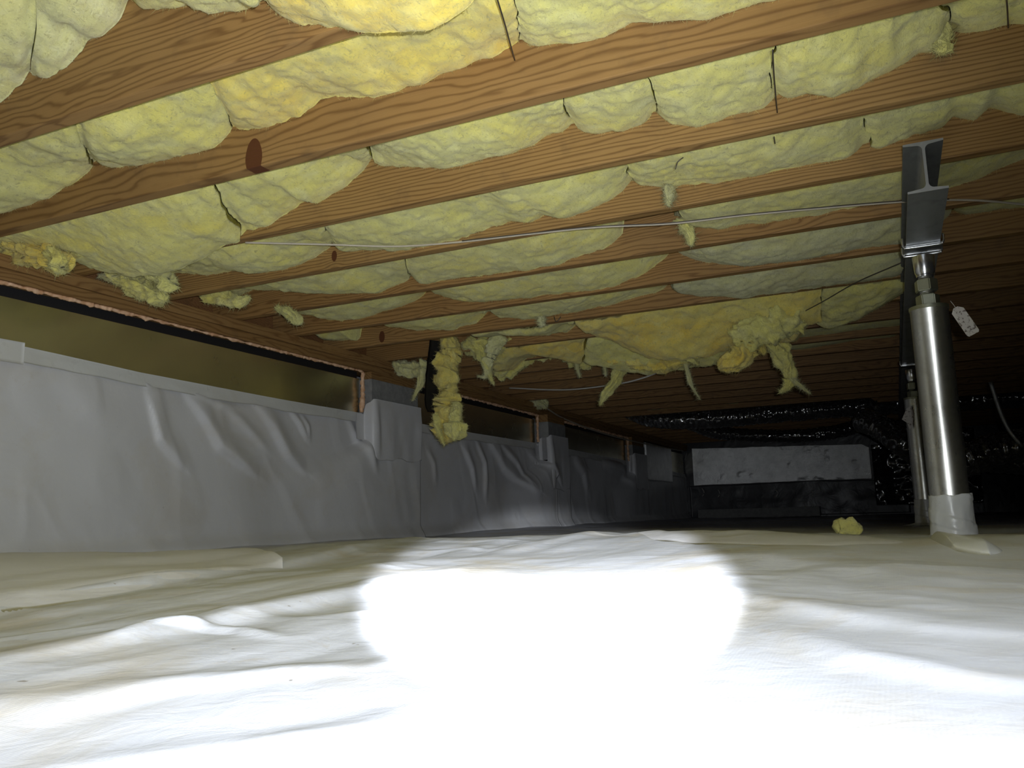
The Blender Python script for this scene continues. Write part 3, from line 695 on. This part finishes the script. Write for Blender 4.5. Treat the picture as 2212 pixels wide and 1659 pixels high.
# black facing of the strip
P = [on_y(x, y, 3.83) for x, y in [(931, 735), (926, 780), (921, 830), (921, 870), (925, 890)]]
Q = resample([(*p, 0) for p in P], .01)
n = len(Q); ww = np.linspace(0, 1, 12)[None, :]
X = Q[:, 0:1]+ww*.055+.002*fbm(Q[:, 2:3]*30, ww*4, 0, 3, 3); Y = Q[:, 1:2]-.01+  .09*ww+.004*fbm(Q[:, 2:3]*9, ww*3, 0, 8, 3); Z = Q[:, 2:3]+0*ww
tag(closed_sheet('vapour_facing', X, Y, Z, .002, M['facing']), 'black asphalt paper facing peeling along the left of the hanging strip', 'facing')
TU = [
 ('fluffy mass of torn insulation right of the top of the hanging strip', [(1000, 748, 4.05, .05), (1040, 745, 4.05, .075), (1085, 742, 4.05, .065), (1110, 728, 4.05, .03)], 'fg', .7),
 ('ragged lumpy edge of insulation rising right of the Y-shaped scrap', [(1072, 812, 4.6, .04), (1100, 790, 4.6, .06), (1145, 765, 4.6, .055), (1200, 757, 4.6, .055), (1250, 775, 4.6, .06), (1275, 785, 4.6, .03)], 'fg', .7),
 ('deep yellow torn ridge of insulation across the fallen batts', [(1270, 752, 4.3, .03), (1330, 768, 4.3, .05), (1400, 784, 4.3, .055), (1460, 782, 4.3, .05), (1515, 768, 4.3, .03)], 'fg_yellow', .7),
 ('frayed yellow wad hanging down at the sill, right of the leftmost scrap', [(250, 580, 2.1, .03), (280, 600, 2.1, .055), (310, 622, 2.1, .050), (345, 638, 2.1, .035), (355, 650, 2.1, .01)], 'fg', .7),
 ('narrow pale fringe of fibre pointing left above the sill', [(290, 600, 2.08, .03), (255, 606, 2.08, .022), (215, 598, 2.08, .006)], 'fg_pale', .5),
 ('fluffy shred beside the frayed wad above the sill', [(330, 590, 2.06, .035), (362, 606, 2.06, .035), (352, 630, 2.06, .018)], 'fg', .6),
 ('crumpled yellow scrap stuffed above the sill at the far left', [(-20, 530, 1.75, .04), (40, 535, 1.76, .050), (90, 548, 1.76, .045), (125, 565, 1.76, .035), (150, 548, 1.77, .014)], 'fg_yellow', .8),
 ('drooping lower flap of the far left scrap', [(118, 545, 1.74, .025), (125, 570, 1.73, .030), (120, 588, 1.73, .016)], 'fg', .7),
 ('pointed yellow tuft hanging just before the fifth joist end', [(600, 665, 2.74, .02), (632, 685, 2.74, .035), (640, 700, 2.74, .018)], 'fg', .7),
 ('small yellow tuft tucked behind the fourth joist end', [(440, 650, 2.5, .02), (480, 648, 2.5, .030), (520, 650, 2.5, .026), (538, 640, 2.5, .01)], 'fg', .7),
 ('short ragged tuft drooping onto the third joist at upper right', [(2010, 60, 1.95, .05), (2025, 90, 1.94, .034), (2034, 116, 1.94, .012)], 'fg', .6),
 ('small pointed tuft below the cable in front of the fifth joist', [(1475, 480, 2.74, .035), (1490, 505, 2.73, .028), (1493, 530, 2.73, .008)], 'fg', .6),
 ('tiny tuft drooping over the fourth joist near centre', [(1448, 400, 2.35, .020), (1447, 425, 2.34, .012), (1444, 442, 2.34, .003)], 'fg_pale', .6),
 ('small white fibre blob on the seventh joist', [(1171, 680, 3.56, .006), (1170, 692, 3.55, .016), (1169, 705, 3.55, .008)], 'fg_pale', .8),
 ('pale clump beside the hanging strip, near the sill corner', [(855, 790, 4.0, .03), (880, 798, 3.98, .045), (905, 800, 3.97, .045), (925, 790, 3.95, .04)], 'fg_pale', .7),
 ('thin twisted shred hanging left of the long strip', [(915, 795, 3.93, .03), (910, 825, 3.93, .022), (900, 845, 3.93, .012), (892, 865, 3.93, .002)], 'fg_pale', .6),
 ('torn Y-shaped scrap dangling right of the hanging strip', [(1010, 735, 4.0, .045), (1035, 760, 4.0, .045), (1052, 790, 4.0, .034), (1058, 815, 4.0, .020), (1066, 830, 4.0, .010)], 'fg', .6),
 ('pale sheet of fibre joining the hanging strip to the eighth joist', [(1085, 725, 3.95, .03), (1070, 745, 3.97, .040), (1060, 780, 3.98, .034), (1050, 812, 3.98, .016), (1032, 812, 3.98, .006)], 'fg_pale', .5),
 ('finger of insulation hanging down below the fallen batts, left one', [(1345, 785, 4.45, .05), (1335, 812, 4.44, .042), (1316, 840, 4.43, .030), (1302, 862, 4.43, .015), (1296, 875, 4.43, .004)], 'fg', .6),
 ('thin white spike of fibre hanging below the fallen batts', [(1480, 780, 4.3, .012), (1485, 800, 4.3, .018), (1494, 830, 4.3, .014), (1512, 862, 4.3, .002)], 'fg_pale', .5),
 ('bent arm of insulation reaching down left of the forked scrap', [(1668, 712, 3.84, .05), (1622, 735, 3.84, .058), (1602, 768, 3.84, .055), (1576, 786, 3.84, .048), (1556, 797, 3.84, .012)], 'fg_yellow', .6),
 ('thick rolled lump of insulation above the forked scrap', [(1590, 725, 3.86, .06), (1640, 705, 3.84, .085), (1695, 690, 3.84, .10), (1735, 705, 3.86, .06)], 'fg', .7),
 ('forked scrap of insulation dangling at the right of the fallen batts', [(1665, 730, 4.05, .07), (1685, 760, 4.05, .055), (1700, 790, 4.05, .040), (1708, 815, 4.05, .034), (1700, 838, 4.05, .022), (1684, 848, 4.05, .006)], 'fg', .6),
 ('thin outer prong of the forked scrap', [(1708, 815, 4.05, .022), (1728, 832, 4.05, .015), (1748, 849, 4.05, .002)], 'fg_pale', .5),
 ('small orange-yellow flap between the bent arm and forked scrap', [(1640, 730, 4.03, .03), (1648, 750, 4.02, .028), (1650, 765, 4.02, .008)], 'fg_yellow', .6),
 ('soft leaf of fibre sticking out under the fallen batt', [(1460, 755, 4.05, .03), (1485, 770, 4.04, .030), (1508, 788, 4.04, .005)], 'fg', .4),
 ('short thread of fibre left of the hanging finger', [(1303, 785, 4.4, .010), (1307, 800, 4.4, .006), (1308, 812, 4.4, .008)], 'fg_pale', .6),
 ('short curl of fibre under the left of the fallen batts', [(1246, 780, 4.4, .010), (1247, 798, 4.4, .008), (1252, 814, 4.4, .008)], 'fg_pale', .6),
 ('dim tuft above the second pilaster where the thin cord starts', [(1140, 872, 6.2, .05), (1168, 872, 6.2, .07), (1180, 882, 6.2, .03)], 'fg_pale', .6),
]
for i, (lab, pts, m, fl) in enumerate(TU): tuft(lab, pts, m, fl, 40+i*3, .6)
# scrap lying on the floor
fx, fy, _ = on_z(1832, 1150, -.01)
fy = 3.4; fx = on_y(1832, 1140, 3.4)[0]
P = [(fx-.045, fy, fz(fx, fy)+.018, .02), (fx-.02, fy+.01, fz(fx, fy)+.026, .032), (fx+.015, fy-.01, fz(fx, fy)+.028, .034), (fx+.04, fy, fz(fx, fy)+.018, .02)]
Q = resample(P, .006)
tag(tube('insulation_scrap', Q[:, :3], Q[:, 3], M['fg'], seg=22, nz=.8, nf=30, seed=3, oct=3), 'small yellow scrap of insulation lying on the floor liner left of the posts', 'insulation')

# ---------------------------------------------------------------- wires and cables
def cord(name, pts, r, m, label, cat, group=None):
    Q = resample([(*p, r) for p in pts], .02)
    return tag(tube(name, Q[:, :3], Q[:, 3], M[m], seg=8), label, cat, group)
def rod(k, pts, label):
    yn, yf = JY(k-1), JY(k)-JT
    P = [on_y(x, y, yn+(yf-yn)*t) for x, y, t in pts]
    cord('support_wire', P, .0016, 'wire', label, 'wire', 'insulation support wires')
rod(2, [(1068, -22, .02), (1090, 50, .4), (1103, 98, .7), (1112, 130, .99)], 'thin dark support wire across the yellow batts at top centre')
rod(3, [(1669, 108, .02), (1671, 150, .3), (1675, 200, .7), (1679, 243, .99)], 'thin dark support wire across the third bay, left of the steel beam')
rod(3, [(2172, -30, .02), (2176, 20, .6), (2178, 60, .99)], 'thin dark support wire across the batts near the top right corner')
rod(4, [(1672, 296, .05), (1673, 303, .2), (1674, 310, .3)], 'stub of dark wire below the third joist')
Y0 = 2.0
ca = [on_z(x, y, JB-.006) for x, y in [(530, 524), (700, 528), (860, 532), (1000, 522), (1150, 505), (1290, 491), (1450, 483), (1600, 466), (1750, 452), (1945, 436), (2050, 432), (2130, 434), (2230, 444), (2350, 460)]]
cord('thin_cable', ca, .0035, 'cable', 'thin pale cable stapled along the undersides of the joists, passing the steel beam', 'cable')
ca2 = [(p[0], p[1]-.006, p[2]+.001) for p in ca[3:11]]
cord('thin_cable', ca2, .0018, 'wire', 'thin black wire running along the pale cable under the joists', 'wire')
cb = [on_y(x, y, Y) for x, y, Y in [(1178, 880, 6.3), (1220, 905, 6.8), (1300, 935, 7.8), (1390, 958, 9.2), (1475, 974, 10.8)]]
cord('loose_cord', cb, .007, 'cable', 'loose grey cord drooping along the wall past the second pilaster', 'cable')
cc = [on_y(x, y, Y) for x, y, Y in [(1100, 838, 5.4), (1220, 842, 5.2), (1330, 830, 5.0), (1390, 816, 4.9), (1440, 796, 4.8)]]
cord('loose_cord', cc, .005, 'cablew', 'pale cord sagging behind the hanging finger of insulation', 'cable')
cd = [on_y(x, y, Y) for x, y, Y in [(1946, 568, 3.0), (1850, 610, 3.3), (1780, 650, 3.6), (1720, 682, 3.85)]]
cord('loose_cord', cd, .0022, 'wire', 'thin dark cord slanting from the steel beam to the fallen batt', 'cable')
# small staple hooks and stray bits
cord('wire_hook', [on_y(x, y, 3.60) for x, y in [(1197, 684), (1200, 694), (1206, 692), (1211, 684)]], .0022, 'wire', 'small bent wire hook on the seventh joist', 'wire')
cord('wire_hook', [on_y(x, y, 2.0) for x, y in [(1476, 340), (1464, 350), (1459, 366)]], .0014, 'wire', 'short curved stray wire under the third joist', 'wire')

# ---------------------------------------------------------------- steel beam
bx0, bx1 = .095, .187; byn = 2.234; bz1 = JB-.002; bzb = .877; xm = (bx0+bx1)/2
def ibeam_profile():
    tf, tw, r = .0085, .0065, .013
    pr = []
    def arc(cx, cz, a0, a1, n=6):
        for i in range(n+1):
            a = math.radians(a0+(a1-a0)*i/n); pr.append((cx+r*math.cos(a), cz+r*math.sin(a)))
    pr += [(bx0, bzb), (bx1, bzb), (bx1, bzb+tf-.003)]
    arc(xm+tw/2+r, bzb+tf+r, 270, 180)
    arc(xm+tw/2+r, bz1-tf-r, 180, 90)
    pr += [(bx1, bz1-tf+.003), (bx1, bz1), (bx0, bz1), (bx0, bz1-tf+.003)]
    arc(xm-tw/2-r, bz1-tf-r, 90, 0)
    arc(xm-tw/2-r, bzb+tf+r, 0, -90)
    pr += [(bx0, bzb+tf-.003)]
    return pr
pr = ibeam_profile(); n = len(pr)
beam = empty('steel_beam', (xm, byn, bzb), 'grey steel I-beam under the joists, its cut end facing the camera', 'steel beam')
ye = 9.6
V = [(x, byn+.001, z) for x, z in pr]+[(x, ye, z) for x, z in pr]
F = [[i, (i+1) % n, (i+1) % n+n, i+n] for i in range(n)]+[[i+n for i in range(n)]]
o = mesh('beam_body', V, F, M['galv'], smooth=False); child(o, beam)
V = [(x, byn, z) for x, z in pr]+[(x, byn+.0012, z) for x, z in pr]
o = mesh('cut_end', V, [[i for i in range(n)][::-1]]+[[i, (i+1) % n, (i+1) % n+n, i+n] for i in range(n)], M['galv_edge'], smooth=False); child(o, beam)

# ---------------------------------------------------------------- jack posts
def lathe(name, prof, cx, cy, m, parent, seg=48, sq=None):
    V = []; F = []
    for i, (r, z) in enumerate(prof):
        for q in range(seg):
            th = 2*math.pi*q/seg; V.append((cx+r*math.cos(th), cy+r*math.sin(th), z))
    for i in range(len(prof)-1):
        for q in range(seg): F.append([i*seg+q, i*seg+(q+1) % seg, (i+1)*seg+(q+1) % seg, (i+1)*seg+q])
    F.append([q for q in range(seg)][::-1]); F.append([(len(prof)-1)*seg+q for q in range(seg)])
    o = mesh(name, V, F, m); child(o, parent)
    o.modifiers.new('edge', 'EDGE_SPLIT').split_angle = math.radians(35)
    return o
def hexnut(name, cx, cy, z0, z1, r, m, parent, rot=0.3):
    bm = bmesh.new()
    bmesh.ops.create_cone(bm, cap_ends=True, segments=6, radius1=r, radius2=r, depth=z1-z0, matrix=Matrix.Translation((cx, cy, (z0+z1)/2)) @ Matrix.Rotation(rot, 4, 'Z'))
    bmesh.ops.bevel(bm, geom=list(bm.edges), offset=r*.08, segments=2, affect='EDGES')
    o = bm_obj(name, bm, m); child(o, parent); return o
def jack_post(cx, cy, zbase, label, wraplab, full=True):
    root = empty('jack_post', (cx, cy, zbase), label, 'jack post', 'steel jack posts')
    tz = .690; R = .0525
    lathe('tube', [(R-.004, zbase+.0), (R, zbase+.002), (R, .30), (R, tz-.012), (R+.0005, tz-.011), (R+.0005, tz-.001), (R-.002, tz)], cx, cy, M['zinc'], root)
    lathe('top_cap', [(R+.002, tz-.010), (R+.002, tz+.001), (R-.006, tz+.003), (.030, tz+.0035)], cx, cy, M['nut'], root)
    hexnut('jam_nut', cx, cy, tz+.004, tz+.036, .034, M['nut'], root, .55)
    lathe('threaded_rod', [(.019+.0012*(i % 2), tz+.0+i*.0025) for i in range(0, 62)], cx, cy, M['chrome'], root, 32)
    hexnut('adjusting_nut', cx, cy, tz+.048, tz+.084, .033, M['nut'], root, .25)
    lathe('bearing_cup', [(.024, tz+.094), (.025, tz+.098), (.025, tz+.102), (.028, tz+.108), (.031, tz+.150), (.031, tz+.158)], cx, cy, M['chrome'], root)
    # U saddle that clasps the lower flange
    bm = bmesh.new(); zc = bzb-.0005
    box_bm(bx0-.006, bx1+.006, cy-.045, cy+.045, zc-.0055, zc, .0015, 2, bm)
    sd = bm_obj('saddle_plate', bm, M['chrome']); child(sd, root)
    pth = [(bx0-.009, cy-.048, zc+.022), (bx0-.009, cy-.048, zc+.004), (bx0-.005, cy-.048, zc-.006), (bx0+.004, cy-.048, zc-.009), (bx1-.004, cy-.048, zc-.009), (bx1+.005, cy-.048, zc-.006), (bx1+.009, cy-.048, zc+.004), (bx1+.009, cy-.048, zc+.022)]
    Q = resample([(*p, .0036) for p in pth], .004)
    o = tube('saddle_clip', Q[:, :3], Q[:, 3], M['chrome'], seg=12); child(o, root)
    if full:
        Q[:, 1] += .096; o = tube('saddle_clip', Q[:, :3], Q[:, 3], M['chrome'], seg=12); child(o, root)
    # base plate
    b = bm_obj('base_plate', box_bm(cx-.075, cx+.075, cy-.075, cy+.075, zbase-.012, zbase+.0, .002), M['galv']); child(b, root)
    # taped liner collar at the foot
    seg, nz = 72, 46; th = np.linspace(0, 2*math.pi, seg+1)[:-1][:, None]*np.ones((1, nz)); T = np.linspace(0, 1, nz)[None, :]*np.ones((seg, 1))
    Zt = .130; Z = zbase+.002+(Zt-zbase)*T+.003*fbm(np.cos(th)*3, np.sin(th)*3, 0, 7, 2)*T
    rr = R+.0035+.0035*fbm(np.cos(th)*2.2, np.sin(th)*2.2, Z*16, 13, 3)*(1-T*.6)+.004*(1-T)
    rr = rr+.0022*(np.sin(th*1+Z*60) > .55)+.05*np.clip(1-T*9, 0, 1)**2*(1+.5*fbm(np.cos(th)*4, np.sin(th)*4, 0, 2, 3))
    V = np.stack([(cx+rr*np.cos(th)).ravel(), (cy+rr*np.sin(th)).ravel(), Z.ravel()], 1)
    Vi = np.stack([(cx+(R+.0006)*np.cos(th)).ravel(), (cy+(R+.0006)*np.sin(th)).ravel(), Z.ravel()], 1)
    F = [[((i) % seg)*nz+j, ((i+1) % seg)*nz+j, ((i+1) % seg)*nz+j+1, (i % seg)*nz+j+1] for i in range(seg) for j in range(nz-1)]
    N0 = seg*nz
    F += [[(i % seg)*nz+nz-1, ((i+1) % seg)*nz+nz-1, N0+((i+1) % seg)*nz+nz-1, N0+(i % seg)*nz+nz-1] for i in range(seg)]
    F += [[N0+a for a in f[::-1]] for f in F[:seg*(nz-1)]]
    o = mesh('liner_collar', np.vstack([V, Vi]), F, M['tape']); child(o, root)
    o['label'] = wraplab
    return root
pc = .1395
post = jack_post(pc, 2.740, .004, 'shiny round steel jack post under the beam, nearest one with taped foot', 'white liner and clear tape wound round the foot')
post2 = jack_post(pc, 5.11, -.01, 'second steel jack post, half hidden behind the nearest one', 'dim white liner collar at the foot', False)
# paper tag on the post
t = empty('inspection_tag', on_y(2056, 655, 2.70), 'white speckled tag hanging from a string at the top of the nearest post', 'tag')
pA = np.array(on_y(2064, 664, 2.685)); pB = np.array(on_y(2104, 722, 2.685))
d = (pB-pA); L = np.linalg.norm(d); d /= L; nrm = np.array([0, -1., 0]); sd_ = np.cross(d, nrm)
wv_ = .0175; out = [(0, -.35), (0, .35), (.12, 1), (.94, 1), (1, .8), (1, -.8), (.94, -1), (.12, -1)]
V = [tuple(pA+d*L*a+sd_*wv_*b-nrm*.0+np.array([0, .002*math.sin(a*4), 0])) for a, b in out]; V += [tuple(np.array(v)+np.array([0, .0014, 0])) for v in V]
o = mesh('tag_card', V, [list(range(8)), list(range(8, 16))[::-1]]+[[i, i+8, (i+1) % 8+8, (i+1) % 8] for i in range(8)], M['tag'], smooth=False); child(o, t)
Q = resample([(*on_y(2053, 650, 2.692), .0009), (*on_y(2058, 656, 2.69), .0009), (*(pA+d*.004), .0009)], .004)
o = tube('string', Q[:, :3], Q[:, 3], M['cablew'], seg=6); child(o, t)
# torn tag on the second post
p0 = np.array(on_y(1965, 905, 5.04))
rgn = [(-.03, .0), (-.008, .045), (.012, .055), (.018, .02), (.008, -.03), (-.004, -.045), (-.012, -.015)]
V = [tuple(p0+np.array([a*1.3, .01*b, b*1.3])) for a, b in rgn]; V += [tuple(np.array(v)+np.array([0, .002, 0])) for v in V]
tag(mesh('paper_scrap', V, [list(range(7)), list(range(7, 14))[::-1]]+[[i, i+7, (i+1) % 7+7, (i+1) % 7] for i in range(7)], M['tag'], smooth=False), 'torn pale scrap stuck on the second post', 'scrap')

# ---------------------------------------------------------------- loose liner laps on the floor
def lap(name, edgeA, edgeB, lift, m, label, nu=90, nv=24, seed=1, zt=.03, slope=False):
    A = resample([(*on_z(x, y, zt)[:2], 0) for x, y in edgeA], .02); B = resample([(*on_z(x, y, zt)[:2], 0) for x, y in edgeB], .02)
    ia = np.linspace(0, len(A)-1, nu); ib = np.linspace(0, len(B)-1, nu)
    ax = np.interp(ia, range(len(A)), A[:, 0]); ay = np.interp(ia, range(len(A)), A[:, 1]); bx = np.interp(ib, range(len(B)), B[:, 0]); by = np.interp(ib, range(len(B)), B[:, 1])
    T = np.linspace(0, 1, nv)[None, :]; X = ax[:, None]*(1-T)+bx[:, None]*T; Y = ay[:, None]*(1-T)+by[:, None]*T
    Z = floor_z(X, Y)-.002+(lift+.005)*np.sin(np.pi*T)**.5+.002*fbm(X*8, Y*8, 0, seed, 2)
    if slope: Z = floor_z(X, Y)-.003+(lift+.004)*sstep(0, .12, T)*(1-sstep(.05, 1.0, T)*.95)*np.linspace(1, .25, nu)[:, None]+.0015*fbm(X*5, Y*5, 0, seed, 2)
    if not slope:
        uu = np.linspace(0, 1, nu)[:, None]; en = np.clip(np.minimum(uu, 1-uu)/.22, 0, 1)**.7
        Ym = Y.mean(1, keepdims=True)
        X = X.mean(1, keepdims=True)+(X-X.mean(1, keepdims=True))*(.15+.85*en); Y = Ym+(Y-Ym)*(.15+.85*en)
        Z = floor_z(X, Y)-.002+(lift+.005)*en*np.sin(np.pi*T)**.5+.002*fbm(X*8, Y*8, 0, seed, 2)-.006*(1-en)
    o = closed_sheet(name, X, Y, Z, .0006, m, axis=2); tag(o, label, 'plastic liner'); return o
lap('liner_lap', [(-200, 1222), (0, 1216), (300, 1205), (540, 1195), (610, 1207)], [(-200, 1300), (0, 1286), (250, 1262), (480, 1232), (612, 1212)], .048, M['liner_clean_lit'], 'clean white tapering lap of liner on the floor along the left wall', slope=True)
lap('liner_lap', [(1360, 1166), (1450, 1156), (1600, 1156), (1750, 1162), (1900, 1170), (2000, 1180)], [(1350, 1170), (1450, 1178), (1600, 1184), (1750, 1188), (1900, 1194), (2010, 1200)], .004, M['liner_clean_lit'], 'smooth pale fold of liner in front of the jack posts', seed=4)
lap('liner_lap', [(1990, 1170), (2040, 1178), (2100, 1185), (2170, 1192)], [(2040, 1196), (2080, 1199), (2120, 1202), (2180, 1203)], .012, M['tape'], 'crumpled edge of liner taped at the foot of the nearest post', seed=9, nu=50)

# ---------------------------------------------------------------- back wall: parged panel, ledge, black liner
pn = np.linspace(0, 1, 140)[:, None]*np.ones((1, 40)); T = np.linspace(0, 1, 40)[None, :]*np.ones((140, 1))
x0, x1 = -2.53, -.255
zb_ = .435+.004*fbm(pn*9, 0, 0, 3, 3); zt_ = np.interp(pn, [0, .96, 1], [.955, .888, .84])+.004*fbm(pn*14, 0, 0, 5, 3)
X = x0+(x1-x0)*pn; Z = zb_+(zt_-zb_)*T; Y = YB-.02+.004*fbm(X*3, Z*3, 0, 9, 3)-.022*np.clip(fbm(X*9, Z*9, 0, 10, 2)-.75, 0, 1)
tag(closed_sheet('parged_panel', X, Y, Z, -.05, M['parge'], axis=1), 'rough silver-grey parged slab on the far wall above the black liner', 'panel')
X = np.linspace(-2.6, .15, 120)[:, None]*np.ones((1, 30)); T = np.linspace(0, 1, 30)[None, :]*np.ones((120, 1)); Z = .0+.43*T+.015*fbm(X*2, 0, 0, 3, 2)*T
Y = YB+.01+.012*fbm(X*2.2, Z*3, 0, 12, 3)
tag(closed_sheet('black_liner', X, Y, Z, -.01, M['blackliner'], axis=1), 'black plastic sheet over the lower half of the far wall', 'plastic liner')
tag(bm_obj('footing_ledge', box_bm(-2.45, -.9, YB-.25, YB-.06, -.01, .11, .01), M['concrete']), 'low tan footing ledge along the base of the far wall', 'ledge')
for j, (a, b) in enumerate([(-2.42, -2.40), (-2.2, -2.19), (-1.45, -1.43), (-1.0, -.985)]):
    cord('crease_glint', [(a, YB-.03, .40-.03*j), (b+.01, YB-.035, .34-.02*j), (b-.02, YB-.035, .29-.02*j)], .006, 'cablew', f'white strand painted as the shine on a crease in the black sheet, {ordw(j+1)} from the left corner', 'glint', 'creases in the black sheet')  # white strands stand in for glints on the sheet's creases
# pale panels beyond the third pilaster
a = on_x(1396, 968, -2.60); b = on_x(1450, 975, -2.60)
tag(bm_obj('pale_panel', box_bm(-2.655, -2.60, a[1], b[1], on_x(1396, 1036, -2.6)[2], .905, .01), M['parge']), 'pale grey panel on the left wall just past the farthest pilaster', 'panel')

# ---------------------------------------------------------------- ducts wrapped in black plastic
def duct(P, r, label, seed, ribs=.012, m='black', pitch=.05):
    Q = resample([(*p, r) for p in P], .012)
    s_ = np.cumsum(np.r_[0, np.linalg.norm(np.diff(Q[:, :3], axis=0), axis=1)])
    rr = Q[:, 3]*(1+ribs*4*np.sin(s_/pitch*2*math.pi)+.03*fbm(s_*6, 0*s_, 0*s_, seed, 2))
    o = tube('flexible_duct', Q[:, :3], rr, M[m], seg=64, nz=.09, nf=26, seed=seed, oct=4)
    tag(o, label, 'duct', 'black flexible ducts')
duct([on_y(x, y, Y) for x, y, Y in [(1340, 878, 8.1), (1420, 905, 7.9), (1560, 903, 7.9), (1700, 890, 8.0), (1860, 878, 8.1), (1960, 872, 8.3), (2150, 862, 8.4), (2350, 850, 8.4)]], .085, 'shiny black flexible duct slung under the far joists, upper one', 3)
duct([on_y(x, y, Y) for x, y, Y in [(1490, 915, 9.6), (1560, 936, 9.4), (1700, 942, 9.3), (1800, 934, 9.3), (1880, 915, 9.4), (1960, 925, 9.2), (2100, 940, 9.0)]], .07, 'shiny black flexible duct just above the parged slab, lower one', 8)
duct([on_y(x, y, Y) for x, y, Y in [(1860, 905, 7.0), (1905, 925, 6.9), (1945, 955, 6.8), (2000, 985, 6.8), (2100, 990, 6.8), (2250, 1000, 6.8)]], .09, 'ribbed black duct curving down behind the second post', 12)
duct([on_y(x, y, Y) for x, y, Y in [(2040, 1010, 5.9), (2110, 985, 5.9), (2160, 968, 5.9), (2240, 962, 5.9), (2400, 960, 5.9)]], .10, 'black ribbed duct at the right edge behind the nearest post', 15)
cord('duct_strap', [on_y(x, y, 5.0) for x, y in [(2140, 825), (2158, 880), (2175, 920), (2192, 945), (2210, 965)]], .011, 'galv', 'dull metal strap hanging at the right edge', 'strap')
# black wrapped plenum on the back wall, right of the slab
X = np.linspace(-.22, .9, 90)[:, None]*np.ones((1, 50)); T = np.linspace(0, 1, 50)[None, :]*np.ones((90, 1)); Z = .10+.72*T
Y = 10.9+.05*fbm(X*3.5, Z*3.5, 0, 22, 4)
tag(closed_sheet('wrapped_plenum', X, Y, Z, -.55, M['black'], axis=1), 'glossy black plastic-wrapped box beside the parged slab', 'duct box')
